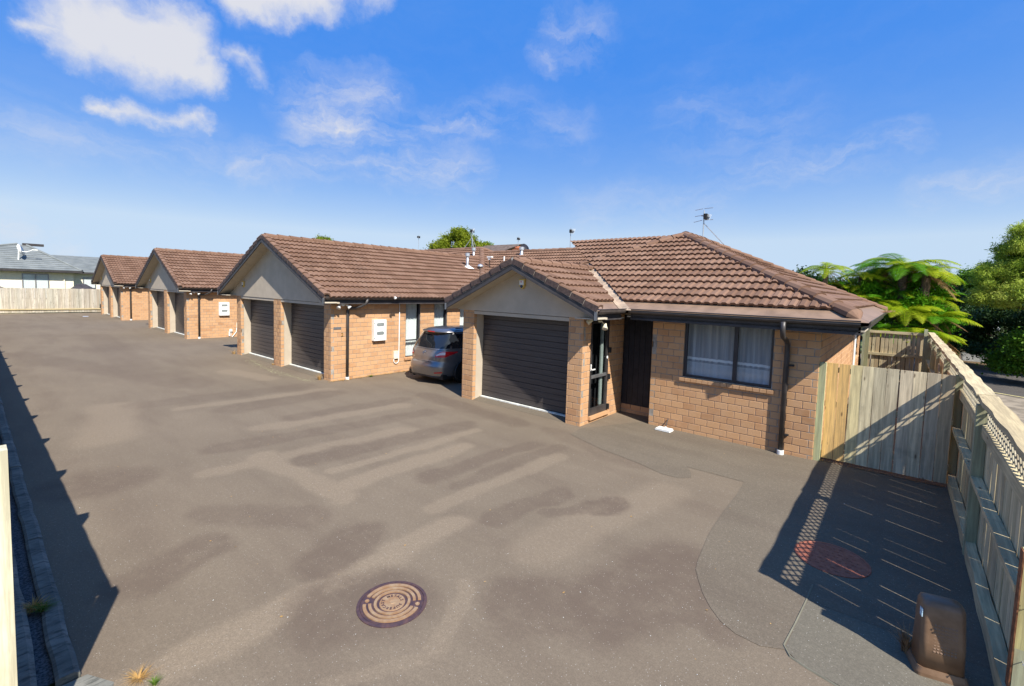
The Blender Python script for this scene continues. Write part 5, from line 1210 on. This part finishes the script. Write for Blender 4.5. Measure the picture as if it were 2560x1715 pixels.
# ridge vent and dish
part(MB().box(-58.9, -58.4, 3.3, 4.6, 5.36, 5.56), 'ridge_vent', mMetal, gh)
dz = thing('satellite_dish', 'white satellite dish on a bracket on the grey tiled roof', 'dish', (-55.9, 3.0, 4.15))
part(MB().tube([(-55.9, 2.9, 4.0), (-55.85, 2.95, 4.9)], .05, 8), 'mast', mWhite, dz); part(MB().tube([(-55.85, 2.95, 4.75), (-55.6, 3.35, 4.72), (-55.5, 3.75, 4.9)], .03, 6), 'feed_arm', mWhite, dz); part(MB().box(-55.55, -55.4, 3.65, 4.0, 4.88, 4.95), 'feed_head', mWhite, dz)
Q = Vector((.35, .92, .35)).normalized().to_track_quat('Z', 'Y').to_matrix().to_4x4(); part(MB().lathe([(.48, .10), (.40, .05), (.2, .01), (.01, 0), (.01, -.02), (.2, -.01), (.40, .03)], (-55.8, 2.98, 4.85), 24, Q), 'reflector', mWhite, dz, smooth=True)
for (lab, y0, y1, zt, x) in (('dark covered trailer top showing above the far fence beside the farthest unit', 5.55, 6.95, 2.22, -51), ('dark shed roof tip above the far fence at the left edge', .2, 1.95, 2.12, -51)):
    th = thing('garden_shed', lab, 'shed', (x, (y0+y1)/2, 0)); ym = (y0+y1)/2-.1
    part(MB().box(x-1.5, x-.1, y0+.12, y1-.12, 0, 1.75), 'wall', mDarkInt, th); part(MB().add([(x, y0, 1.8), (x, y1, 1.8), (x-1.6, y1, 1.8), (x-1.6, y0, 1.8), (x-.5, ym-.25, zt), (x-.5, ym+.25, zt)], [(0, 1, 5, 4), (1, 2, 5), (2, 3, 4, 5), (3, 0, 4)]), 'roof', mMetal, th)
# far dark-tiled house and small grey house
fh = thing('tiled_house', 'distant dark brown roof with white barge below the round tree', 'house', (-35, 34, 0))
part(MB().add([(-40.6, 28.5, 5.3), (-28, 28.5, 5.3), (-28, 34, 7.15), (-40.6, 34, 7.25), (-40.6, 39.5, 5.3), (-28, 39.5, 5.3)], [(0, 1, 2, 3), (3, 2, 5, 4)]), 'roof', plain('dark_brown_tile', (.13, .095, .075), .9, vary=.3, scale=4), fh)
part(MB().box(-40.3, -28.3, 29, 39, 0, 5.25), 'wall', mCream, fh); part(MB().add([(-40.65, 28.5, 5.1), (-40.65, 34, 7.05), (-40.65, 34, 7.3), (-40.65, 28.5, 5.35), (-40.55, 28.5, 5.1), (-40.55, 34, 7.05), (-40.55, 34, 7.3), (-40.55, 28.5, 5.35)], [(0, 1, 2, 3), (4, 5, 6, 7), (3, 2, 6, 7), (0, 1, 5, 4)]), 'barge_board', mWhite, fh)
fh = thing('tiled_house', 'tiny far grey roofed white house seen between the tree fern and the big tree', 'house', (5, 72, 0))
part(MB().add([(2.0, 67, 2.35), (8, 67, 2.35), (8, 77, 2.35), (2.0, 77, 2.35), (3.9, 72, 3.45), (6.5, 72, 3.45)], [(0, 1, 5, 4), (1, 2, 5), (2, 3, 4, 5), (3, 0, 4)]), 'roof', mGT, fh); part(MB().box(2.3, 7.7, 67.4, 76.6, 0, 2.33), 'wall', mWhite, fh)
ch = thing('chimney', 'red brick chimney behind the end house garage ridge', 'chimney', (-21.7, 26, 0))
part(MB().box(-22.0, -21.45, 25.7, 26.3, 0, 5.75), 'stack', mTerra, ch); 
for z in (5.2, 5.35, 5.5, 5.65): part(MB().box(-22.02, -21.43, 25.68, 26.32, z, z+.10), 'brick_course', mTerra, ch)
part(MB().lathe([(.26, 5.75), (.29, 5.80), (.24, 5.95), (.2, 5.95)], (-21.72, 26, 0), 14), 'chimney_pot', mTerra, ch)
dd = thing('satellite_dish', 'dark satellite dish to the right of the chimney', 'dish', (-21.1, 26, 5.7)); Q = Vector((.75, -.2, .35)).normalized().to_track_quat('Z', 'Y').to_matrix().to_4x4()
part(MB().lathe([(.36, .08), (.25, .03), (.01, 0), (.01, -.02), (.25, .01)], (-21.15, 26, 5.78), 20, Q), 'reflector', mMetal, dd, smooth=True); part(MB().tube([(-21.2, 26, 4.4), (-21.2, 26, 5.75)], .03, 6), 'mast', mGalv, dd)
part(MB().tube([(-21.15, 26, 5.78), (-20.8, 25.8, 5.75)], .012, 5), 'feed_arm', mGalv, dd)
# aerials
def aerial(lab, base, top, boomdir, blen, nel, el=.16, legs=(), mat=mGalv, back=.15, extra=None):
    t = thing('television_aerial', lab, 'aerial', base, 'television aerials on the roofs'); b = Vector(base); p = Vector(top)
    part(MB().tube([b, p], .018, 6), 'mast', mat, t); d = Vector(boomdir).normalized(); z = p.z-.18; c = Vector((p.x, p.y, z)); s = d.cross(Vector((0, 0, 1)))
    part(MB().tube([c-d*back, c+d*blen], .014, 5), 'boom', mat, t)
    for i in range(nel):
        q = c + d*(blen*(i+1)/nel); part(MB().tube([q+Vector((0, 0, el))-s*el*.4, q-Vector((0, 0, el))+s*el*.4], .008, 4), 'element', mat, t)
    part(MB().box(-.05, .05, -.12, .12, -.08, .08, Matrix.Translation(c+d*.12)), 'reflector', mBlack, t)
    for l in legs: part(MB().tube([Vector(l), b.lerp(p, .62)], .015, 5), 'stay', mat, t)
    if extra:
        for (o1, o2) in extra: part(MB().tube([c+Vector(o1), c+Vector(o2)], .010, 5), 'element', mat, t)
rtv = Vector((.78, -.62, 0))
aerial('thin aerial left of the round tree, pointing right', (-30.7, 24, 4.0), (-30.7, 24, 7.05), rtv+Vector((0, 0, -.10)), 1.25, 7, .10)
aerial('aerial on a four legged stand in front of the round tree', (-19.4, 19, 4.9), (-19.4, 19, 6.30), rtv+Vector((0, 0, -.08)), .95, 7, .11, [(-19.85, 18.6, 4.85), (-19.1, 18.9, 4.85), (-18.9, 18.7, 4.85), (-19.3, 19.5, 4.8)])
aerial('small crosswise aerial above the brick chimney', (-21.75, 26, 5.9), (-21.75, 26, 6.68), rtv, .75, 4, .05, back=.6)
aerial('aerial with a ladder of short rods above the central ferns', (-13.25, 20, 3.5), (-13.25, 20, 6.05), rtv+Vector((0, 0, -.12)), .62, 7, .13, [(-12.6, 20.2, 4.0)])
aerial('aerial with long side rods standing behind the nearest roof peak', (-5.0, 15.1, 4.45), (-5.0, 15.1, 5.48), rtv+Vector((0, 0, -.25)), .34, 6, .09, [(-4.4, 15.3, 4.4)], extra=[((-.30, .05, .22), (-.05, .02, .24)), ((.0, 0, .24), (.28, -.05, .235)), ((-.33, .05, -.16), (-.05, 0, -.12)), ((.03, 0, -.12), (.30, -.05, -.13)), ((-.3, .05, .02), (0, 0, .04))])

# ------------------------------------------------------------------ vegetation
def leafmat(name, colors, trans=.35, rough=.55):
    m = bpy.data.materials.new(name); m.use_nodes = True; n = m.node_tree.nodes; l = m.node_tree.links; n.clear()
    g = n.new('ShaderNodeNewGeometry'); oi = n.new('ShaderNodeObjectInfo'); r = n.new('ShaderNodeValToRGB')
    ad = n.new('ShaderNodeMath'); ad.operation = 'ADD'; fr = n.new('ShaderNodeMath'); fr.operation = 'FRACT'; ms = n.new('ShaderNodeMath'); ms.operation = 'MULTIPLY'; ms.inputs[1].default_value = .35
    nz_ = n.new('ShaderNodeTexNoise'); nz_.inputs['Scale'].default_value = 1.3; nz_.inputs['Detail'].default_value = 3; l.new(g.outputs['Position'], nz_.inputs['Vector'])
    l.new(g.outputs['Random Per Island'], ms.inputs[0]); mr = n.new('ShaderNodeMapRange'); l.new(nz_.outputs['Fac'], mr.inputs[0]); mr.inputs[1].default_value = .3; mr.inputs[2].default_value = .7; mr.inputs[3].default_value = 0; mr.inputs[4].default_value = .65
    l.new(ms.outputs[0], ad.inputs[0]); l.new(mr.outputs[0], ad.inputs[1])
    while len(r.color_ramp.elements) < len(colors): r.color_ramp.elements.new(.5)
    for i, (e, c) in enumerate(zip(r.color_ramp.elements, colors)): e.position = i/(len(colors)-1); e.color = (*c, 1)
    l.new(ad.outputs[0], r.inputs[0]); p = n.new('ShaderNodeBsdfPrincipled'); p.inputs['Roughness'].default_value = rough; p.inputs['Specular IOR Level'].default_value = .15
    t = n.new('ShaderNodeBsdfTranslucent'); mx = n.new('ShaderNodeMixShader'); mx.inputs[0].default_value = trans; l.new(r.outputs[0], p.inputs['Base Color']); l.new(r.outputs[0], t.inputs['Color'])
    l.new(p.outputs[0], mx.inputs[1]); l.new(t.outputs[0], mx.inputs[2]); o = n.new('ShaderNodeOutputMaterial'); l.new(mx.outputs[0], o.inputs[0]); return m
mFern = leafmat('fern_green', [(.12, .22, .006), (.24, .34, .008), (.38, .44, .012), (.46, .45, .03)], .38)
mFernD = leafmat('fern_deep_green', [(.05, .16, .006), (.09, .26, .008), (.16, .34, .010)], .35)
mFernB = leafmat('dead_fern_brown', [(.22, .10, .04), (.34, .19, .09), (.42, .28, .16)], .2)
mLeafLight = leafmat('light_feathery_green', [(.13, .21, .02), (.28, .38, .04), (.44, .52, .08), (.55, .56, .13)], .3)
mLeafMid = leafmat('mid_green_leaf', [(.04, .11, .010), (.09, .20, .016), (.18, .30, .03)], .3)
mLeafDark = leafmat('dark_green_leaf', [(.012, .035, .010), (.028, .065, .018), (.05, .09, .025)], .2)
mLeafOlive = leafmat('olive_green_leaf', [(.08, .12, .008), (.17, .22, .012), (.28, .31, .02)], .3)
mBark = plain('brown_bark', (.13, .09, .06), .95, .1, vary=.4, scale=20, bump=.5)
mDry = leafmat('dry_grass', [(.35, .20, .06), (.50, .30, .10), (.55, .38, .16)], .25); mGreenGrass = leafmat('weed_green', [(.08, .16, .02), (.16, .24, .03)], .3)
def leaf_cloud(name, parent, blobs, n, lsize, aspect, mat, seed, csize=.3, droop=0., outward=0., nclus=40):
    rg = np.random.default_rng(seed); o0 = np.array(ORG[parent.name]); V = []
    tw = sum(b[2] for b in blobs)
    for (c, rad, w) in blobs:
        c = np.array(c); rad = np.array(rad); nn = int(n*w/tw); nc = max(6, int(nclus*w/tw))
        d = rg.normal(size=(nc, 3)); d /= np.linalg.norm(d, axis=1)[:, None]; d[:, 2] = np.where(d[:, 2] < -.5, -d[:, 2], d[:, 2]); rr_2 = rg.uniform(.45, 1.0, nc)[:, None]**.6
        cl_ = d*rr_2; idx = rg.integers(0, nc, nn); P = cl_[idx]*rad + rg.normal(size=(nn, 3))*csize*np.array([1, 1, .7]) + c
        out = (P-c)/rad; out /= (np.linalg.norm(out, axis=1)[:, None]+1e-6)
        a = rg.normal(size=(nn, 3)) + out*outward; a[:, 2] -= droop; a /= np.linalg.norm(a, axis=1)[:, None]
        b = rg.normal(size=(nn, 3)); b = np.cross(a, b); b /= (np.linalg.norm(b, axis=1)[:, None]+1e-6)
        L = (lsize*rg.uniform(.6, 1.3, nn))[:, None]; W = L*aspect
        q = np.stack([P-a*L*.5, P+b*W*.5, P+a*L*.5, P-b*W*.5], axis=1); V.append(q.reshape(-1, 3))
    V = np.concatenate(V)-o0; nf = len(V)//4; me = bpy.data.meshes.new(name); me.vertices.add(len(V)); me.vertices.foreach_set('co', V.ravel().astype(np.float32))
    me.loops.add(nf*4); me.loops.foreach_set('vertex_index', np.arange(nf*4, dtype=np.int32)); me.polygons.add(nf); me.polygons.foreach_set('loop_start', np.arange(0, nf*4, 4, dtype=np.int32)); me.polygons.foreach_set('loop_total', np.full(nf, 4, dtype=np.int32))
    me.materials.append(mat); me.update(calc_edges=True); me.validate(); o = bpy.data.objects.new(name, me); col.objects.link(o); o.parent = parent; ORG[o.name] = Vector(o0); return o
def trunk(parent, base, top, r0, limbs, seed):
    r = random.Random(seed); b = Vector(base); t = Vector(top); pts = [b.lerp(t, i/6)+Vector((r.uniform(-.08, .08), r.uniform(-.08, .08), 0))*(i > 0) for i in range(7)]
    part(MB().tube(pts, [r0*(1-.11*i) for i in range(7)], 9), 'trunk', mBark, parent, smooth=True)
    for l in limbs:
        s = pts[r.randint(2, 5)]; l = Vector(l); m_ = s.lerp(l, .5)+Vector((0, 0, .15*(l-s).length)); part(MB().tube([s, m_, l], [r0*.4, r0*.25, r0*.08], 6), 'branch', mBark, parent, smooth=True)
def frond_mesh(L, rise, droop, mat, seed, npin=30, pl_=.24, side=0.):
    r = random.Random(seed); v = []; f = []; rp = lambda s: Vector((L*(s-.10*s*s*s), side*L*s*s, L*(rise*s-droop*s*s)))
    n = 14
    for i in range(n+1):
        s = i/n; p = rp(s); w = .012*(1-s)+.003; v += [p+Vector((0, -w, 0)), p+Vector((0, w, 0)), p+Vector((0, 0, -w))]
    f += [(3*i+k, 3*i+(k+1) % 3, 3*i+3+(k+1) % 3, 3*i+3+k) for i in range(n) for k in range(3)]
    for i in range(npin):
        s = .12+.87*i/npin; p = rp(s); T = (rp(s+.01)-rp(s-.01)).normalized(); S = T.cross(Vector((0, 0, 1))).normalized(); U = S.cross(T)
        l = pl_*L*(math.sin(math.pi*min(1, (s*.92+.10)))**.75)+.02; w = L*.87/npin*.34
        for sg in (1, -1):
            l2 = l*r.uniform(.88, 1.05); d = (S*sg+T*.30-U*r.uniform(.02, .16)).normalized(); q1 = p+d*l2*.5; q2 = p+d*l2-U*l2*r.uniform(.12, .30)
            b = len(v); v += [p-T*w*.6, p+T*w*.6, q1+T*w, q1-T*w, q2]
            f += [(b, b+1, b+2, b+3), (b+3, b+2, b+4)]
    return mesh('frond', [tuple(x) for x in v], f, mat)
FM = {}
def fern(name, lab, c, L, n, mats, seed, trunk_r=.09, elev=(.25, .75), dead=0, base_z=0, cat='tree fern', group=None):
    r = random.Random(seed); c = Vector(c); t = thing(name, lab, cat, (c.x, c.y, base_z), group)
    if trunk_r: part(MB().tube([(c.x+.05, c.y, base_z), (c.x-.03, c.y+.03, (base_z+c.z)/2), tuple(c)], [trunk_r*1.2, trunk_r, trunk_r*1.15], 8), 'trunk', mBark, t, smooth=True)
    for i in range(n+dead):
        a = 2*math.pi*(i/n)+r.uniform(-.25, .25); dd_ = i >= n; mt = mFernB if dd_ else r.choice(mats); k = r.randint(0, 3) if not dd_ else 4+r.randint(0, 1); key = (mt.name, k)
        if key not in FM:
            rise = [.55, .35, .75, .45, -.25, -.6][k]; dr = [.60, .52, .85, .75, .55, .35][k]; FM[key] = frond_mesh(1.0, rise, dr, mt, k+3, npin=40, side=[.05, -.05, .1, 0, 0, 0][k])
        s = L*r.uniform(.8, 1.12)*(.75 if dd_ else 1)
        M = Matrix.Translation(c+Vector((0, 0, r.uniform(-.08, .05)))) @ Matrix.Rotation(a, 4, 'Z') @ Matrix.Rotation(-r.uniform(-.22, .30), 4, 'Y') @ Matrix.Rotation(r.uniform(-.25, .25), 4, 'X') @ Matrix.Scale(s, 4)
        inst(FM[key], 'frond', t, M)
    return t
FG = 'tree ferns crowding behind the back fence'
fern('tree_fern', 'tallest tree fern with a flat wide crown and dead brown skirt above the back fence', (-.05, 23.0, 4.10), 1.70, 20, [mFern, mFern, mFernD], 1, .13, dead=8, group=FG)
fern('tree_fern', 'second tall tree fern just right of the tallest, fronds reaching towards the big tree', (.60, 22.8, 3.85), 1.35, 16, [mFern, mFern, mFernD], 2, .12, dead=9, group=FG)
fern('tree_fern', 'tree fern left of the tallest with a lower flat crown', (-.65, 24.0, 4.05), 1.35, 16, [mFern, mFernD], 3, .11, dead=3, group=FG)
fern('tree_fern', 'tree fern left of the flat crown with its fronds over the roof slope', (-1.35, 23.3, 3.75), 1.15, 15, [mFern, mFern, mFernD], 5, .09, dead=4, group=FG)
fern('tree_fern', 'small isolated yellow green tree fern above the roof hip at left', (-2.48, 22.5, 3.98), 1.15, 14, [mFern], 4, .08, dead=3, group=FG)
low = [((-3.3, 22.6, 3.15), .8, 'fern at the far left of the clump just over the roof slope'), ((-1.95, 23.0, 3.35), .85, 'mid height fern between the small isolated tree fern and the rest'), ((-1.65, 22.4, 2.75), 1.15, 'low fern tight against the roof eave corner'), ((-.75, 22.5, 2.75), 1.2, 'low fern right of the roof eave corner'), ((.15, 22.0, 2.45), 1.25, 'low bright fern in the middle of the clump above the fence'), ((.95, 22.2, 2.25), 1.2, 'low fern leaning right over the fence corner'),
       ((-.35, 21.6, 1.75), 1.1, 'fern spilling over the left part of the back fence'), ((.55, 21.5, 1.70), 1.15, 'fern spilling over the right part of the back fence'), ((1.05, 22.0, 1.55), .85, 'lowest fern outside the lattice fence corner'), ((-2.7, 22.6, 3.05), 1.0, 'low fern half hidden by the roof slope'), ((-.1, 23.2, 3.1), 1.1, 'mid height fern under the tallest tree fern'), ((-1.3, 23.4, 3.25), 1.0, 'mid height fern between the left and tallest tree ferns'), ((.9, 23.2, 2.9), 1.0, 'mid height fern under the second tall tree fern')]
for i, (c, L, lab) in enumerate(low): fern('tree_fern', lab, c, L, 15, [mFern, mFern, mFernD], 20+i, .07, dead=2, group=FG)
for i, (c, L, lab) in enumerate([((-17.0, 29.4, 5.85), 1.25, 'tallest of the far ferns peeping over the rear roofs'), ((-18.9, 28.2, 5.35), 1.2, 'leftmost far fern over the rear roofs'), ((-15.6, 30.3, 5.3), 1.1, 'rightmost far fern over the rear roofs')]): fern('tree_fern', lab, c, L, 16, [mFern], 50+i, .1, group='far tree ferns over the rear roofs')
# dark shrubs filling behind the ferns
def shrub(name, lab, base, blobs, n, ls, asp, mat, seed, r0=.08, limbs=(), **k):
    t = thing(name, lab, 'tree' if 'tree' in name else 'shrub', base); top = Vector(blobs[0][0]); trunk(t, base, (top.x, top.y, top.z), r0, limbs or [b[0] for b in blobs[1:3]], seed); leaf_cloud('crown', t, blobs, n, ls, asp, mat, seed, **k); return t
shrub('garden_tree', 'dark leafy bush behind the small left fern', (-3.4, 24, 0), [((-3.4, 24, 3.3), (.7, .7, .75), 1), ((-1.2, 25.2, 3.0), (1.2, .8, 1.0), 1.6), ((.6, 25.5, 2.6), (1.2, .8, 1.3), 1.6)], 15000, .12, .5, mLeafDark, 61, csize=.16, nclus=90)
shrub('broadleaf_tree', 'round dark green tree on the skyline behind the double garage roof', (-35.2, 32.5, 0), [((-35.3, 32.6, 6.9), (1.7, 1.7, 1.9), 3), ((-33.9, 34.0, 6.6), (1.3, 1.2, 1.0), 1.3), ((-36.6, 31.2, 6.3), (1.0, 1.0, 1.0), 1)], 26000, .20, .45, mLeafOlive, 62, r0=.2, csize=.28, nclus=90, droop=-.6)
shrub('broadleaf_tree', 'bright green rounded tree to the right of the skyline tree', (-33.0, 35.0, 0), [((-33.2, 34.9, 6.3), (1.4, 1.3, 1.1), 2), ((-32.0, 35.6, 6.0), (.9, .9, .7), 1)], 14000, .16, .6, mLeafMid, 63, r0=.15, csize=.22, nclus=70)
shrub('broadleaf_tree', 'tiny treetop peeping over the double garage ridge', (-53.2, 27.5, 0), [((-53.2, 27.5, 7.4), (1.3, 1.3, .8), 1)], 3000, .22, .5, mLeafOlive, 64, r0=.15, csize=.25)
shrub('fern_thicket_shrub', 'bright green fern thicket filling the space between the tree fern trunks', (0, 23.0, 0), [((-2.6, 23.2, 2.9), (.9, .5, .7), .8), ((.1, 22.7, 2.2), (1.5, .6, .9), 2), ((-1.3, 23.1, 2.7), (1.1, .6, .8), 1.3), ((.2, 23.4, 3.2), (1.1, .5, .6), 1)], 30000, .12, .28, mFernD, 68, csize=.14, nclus=150, droop=.3)
# big feathery tree at right
bt = thing('feathery_tree', 'big light green feathery tree at the right edge of the photo', 'tree', (4.6, 24.5, 0))
bl = [((4.4, 24.6, 4.1), (1.7, 1.6, 1.9), 4), ((3.0, 24.3, 4.2), (.75, .9, .9), 1.4), ((2.45, 24.1, 3.7), (.6, .7, .55), 1.0), ((2.5, 24.0, 2.95), (.65, .6, .45), 1.0), ((3.3, 23.6, 3.0), (.9, .7, .6), 1.4), ((3.4, 24.2, 5.1), (.75, .8, .6), 1.0), ((5.6, 25, 5), (1.6, 1.5, 1.5), 1.5)]
trunk(bt, (4.6, 24.5, 0), (4.3, 24.4, 4.6), .22, [b[0] for b in bl], 8)
leaf_cloud('crown', bt, bl, 120000, .10, .20, mLeafLight, 71, csize=.11, droop=.10, outward=1.2, nclus=520)
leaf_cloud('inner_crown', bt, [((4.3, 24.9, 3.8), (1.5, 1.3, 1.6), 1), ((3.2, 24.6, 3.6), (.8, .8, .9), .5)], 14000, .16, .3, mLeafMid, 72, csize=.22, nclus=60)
shrub('dark_hedge_tree', 'dark shaded shrubbery under the big feathery tree', (3.4, 28, 0), [((3.3, 28.6, 1.5), (1.3, 1.2, 1.6), 2), ((2.3, 29.8, 1.3), (.9, .8, 1.4), 1.2), ((4.9, 27.3, 1.7), (1.4, 1.3, 1.8), 2), ((2.0, 31.0, 2.0), (.9, .8, 1.3), 1)], 44000, .13, .5, mLeafDark, 73, csize=.2, nclus=130)
shrub('dark_conifer_tree', 'dark green conifer behind the ferns, left of the big feathery tree', (2.3, 33.5, 0), [((2.4, 33.5, 2.6), (1.0, .9, 1.6), 2), ((2.7, 33.2, 3.9), (.7, .7, .7), 1), ((3.6, 33.5, 3.2), (1.2, 1, 1.6), 1.5)], 26000, .15, .25, mLeafMid, 74, csize=.2, droop=.3, nclus=80)
shrub('leafy_shrub', 'leafy climbing shrub overhanging the neighbouring drive at the right edge', (3.9, 24.0, 0), [((3.6, 24.0, 1.0), (.75, .8, .95), 2), ((4.6, 23.4, 1.3), (1.0, 1.0, 1.2), 2), ((3.1, 24.6, .55), (.5, .5, .45), .8)], 34000, .09, .7, mLeafMid, 75, csize=.17, nclus=110)
for i, (x, y, h, m_, lab) in enumerate(((9, 38, 5, mLeafDark, 'dark background tree right of the neighbouring drive'), (6.5, 42, 5.5, mLeafMid, 'green background tree behind the conifer'), (12, 30, 6, mLeafMid, 'tree beyond the right edge of the neighbouring drive'), (1.2, 40, 2.6, mLeafDark, 'low dark hedge far behind the planter'))):
    shrub('background_tree', lab, (x, y, 0), [((x, y, h*.55), (2.2, 2, h*.45), 1)], 9000, .25, .5, m_, 80+i, r0=.2, csize=.3, nclus=60)
# planter and strappy plant
pt = thing('planter_trough', 'white rectangular planter trough on the verge beyond the right fence', 'planter', (2.8, 31.5, 0))
part(MB().add([(2.42, 31.3, .0), (3.18, 31.3, .0), (3.18, 31.7, 0), (2.42, 31.7, 0), (2.32, 31.25, .40), (3.28, 31.25, .40), (3.28, 31.75, .40), (2.32, 31.75, .40)], [(0, 3, 2, 1), (0, 1, 5, 4), (1, 2, 6, 5), (2, 3, 7, 6), (3, 0, 4, 7)]), 'trough', plain('grey_white_trough', (.62, .64, .64), .6, vary=.15), pt)
part(MB().box(2.36, 3.24, 31.29, 31.71, .30, .34), 'soil', mSoil, pt)
def tuft(name, lab, cat, c, n, h, spread, mat, seed, w=.012, stiff=.5):
    r = random.Random(seed); t = MB(); c = Vector(c)
    for i in range(n):
        a = r.uniform(0, 2*math.pi); b = c+Vector((math.cos(a)*spread*r.uniform(0, .35), math.sin(a)*spread*r.uniform(0, .35), 0)); d = Vector((math.cos(a), math.sin(a), 0)); s = d.cross(Vector((0, 0, 1))); hh = h*r.uniform(.5, 1.1); sp__ = spread*r.uniform(.4, 1.2); n_ = len(t.v)
        for k in range(4):
            q = k/3; p = b+d*sp__*q*q+Vector((0, 0, hh*(q*(1+stiff)-q*q*stiff*1.2))); ww = w*(1-q*.85); t.v += [tuple(p-s*ww), tuple(p+s*ww)]
        t.f += [(n_+2*k, n_+2*k+1, n_+2*k+3, n_+2*k+2) for k in range(3)]
    o = part(t, name, mat); tag(o, lab, cat); return o
tuft('strappy_plant', 'arching strap leaved plant growing in the white trough', 'plant', (2.75, 31.5, .3), 130, .85, .75, mLeafMid, 3, .018, .9)
tuft('strappy_plant', 'second arching strap leaved plant on the ground left of the trough', 'plant', (2.0, 31.3, 0), 120, .9, .7, mLeafMid, 4, .018, .9)
tuft('weed_tuft', 'dry orange grass tuft at the garage corner left of the downpipe', 'weed', (-12.95, 6.60, 0), 90, .20, .16, mDry, 5, .003)
tuft('weed_tuft', 'dry orange tuft at the foot of the pier left of the two garage doors', 'weed', (-19.72, 6.62, 0), 70, .16, .18, mDry, 6, .003)
tuft('weed_tuft', 'small dry tuft at the foot of the middle garage pier', 'weed', (-16.3, 6.66, 0), 40, .07, .10, mDry, 7, .003)
tuft('weed_tuft', 'green and brown weed growing in the groove of the left kerb', 'weed', (-5.36, .28, .03), 130, .07, .11, mDry, 8, .003); tuft('weed_tuft', 'low green weed on the kerb beside the brown one', 'weed', (-5.30, .33, .03), 90, .06, .10, mGreenGrass, 9, .004)
tuft('weed_tuft', 'straw coloured weed at the bottom left corner of the drive', 'weed', (-3.93, .70, 0), 120, .035, .10, mDry, 10, .002); tuft('weed_tuft', 'small green weed at the right side of the straw coloured one', 'weed', (-3.80, .76, 0), 60, .04, .05, mGreenGrass, 11, .002)
tuft('weed_tuft', 'green weed behind the kerb beside the left end post', 'weed', (-4.62, .03, .02), 50, .10, .08, mGreenGrass, 12, .006)
tuft('weed_tuft', 'green weed among the dry leaves below the meter box', 'weed', (-12.38, 7.95, 0), 60, .06, .10, mGreenGrass, 13, .006)
tuft('weed_tuft', 'dark dry weed against the left side of the brown service pillar', 'weed', (.20, 4.75, 0), 110, .2, .10, mFernB, 14, .004)
def bits(name, lab, fn, n, s0, s1, mat, seed, z=.006, lift=.02):
    r = random.Random(seed); t = MB()
    for i in range(n):
        x, y = fn(r); a = r.uniform(0, 6.28); s = r.uniform(s0, s1); w = s*r.uniform(.25, .6); d = Vector((math.cos(a), math.sin(a), r.uniform(-.2, .2))); e = Vector((-math.sin(a), math.cos(a), r.uniform(-.3, .3))); p = Vector((x, y, z+r.uniform(0, lift))); b = len(t.v)
        t.v += [tuple(p-d*s), tuple(p+e*w), tuple(p+d*s), tuple(p-e*w)]; t.f.append((b, b+1, b+2, b+3))
    o = part(t, name, mat, recalc=False); tag(o, lab, 'leaf litter', kind='stuff'); return o
bits('fallen_leaves', 'dry orange leaves along the foot of the double garage side wall', lambda r: (-12.48+abs(r.gauss(0, .06)), r.uniform(6.6, 11.5)), 700, .012, .03, mDry, 21)
def lich(r):
    t = r.random(); x = -17.8+4.9*t; return (x+r.gauss(0, .15), 6.50-.22*math.sin(t*3.0)+r.gauss(0, .09)-.12*t)
bits('lichen_flecks', 'pale lichen flecks on the asphalt in front of the double garage', lich, 900, .006, .020, plain('pale_lichen', (.44, .42, .24), .95), 22, .003, .002)
bits('gate_litter', 'brown leaf litter along the foot of the board gate', lambda r: (r.uniform(-.93, .69), 9.46+r.gauss(0, .025)), 500, .008, .022, mFernB, 23)
bits('fallen_leaves', 'brown leaves and needles lying in the far gutter below the ferns', lambda r: (-.35+r.gauss(0, .07), r.uniform(16, 19.7)), 300, .02, .05, mFernB, 24, 2.48)
bits('scattered_leaves', 'few pale leaves and twigs scattered over the driveway', lambda r: (r.uniform(-12, -.6), r.uniform(1, 9)), 120, .006, .016, mDry, 25, .005, .003)
bits('pale_grit', 'tiny pale chips scattered over the driveway', lambda r: (r.uniform(-9, .6), r.uniform(.8, 9)), 500, .003, .007, mWhiteDirty, 26, .006, .003)
sheet('ground_mark', [(-44.9, 5.35), (-44.3, 5.3), (-44.3, 5.6), (-44.8, 5.62)], .004, plain('pale_blue_paint', (.45, .5, .6), .8), 'pale blue paint mark on the far asphalt')
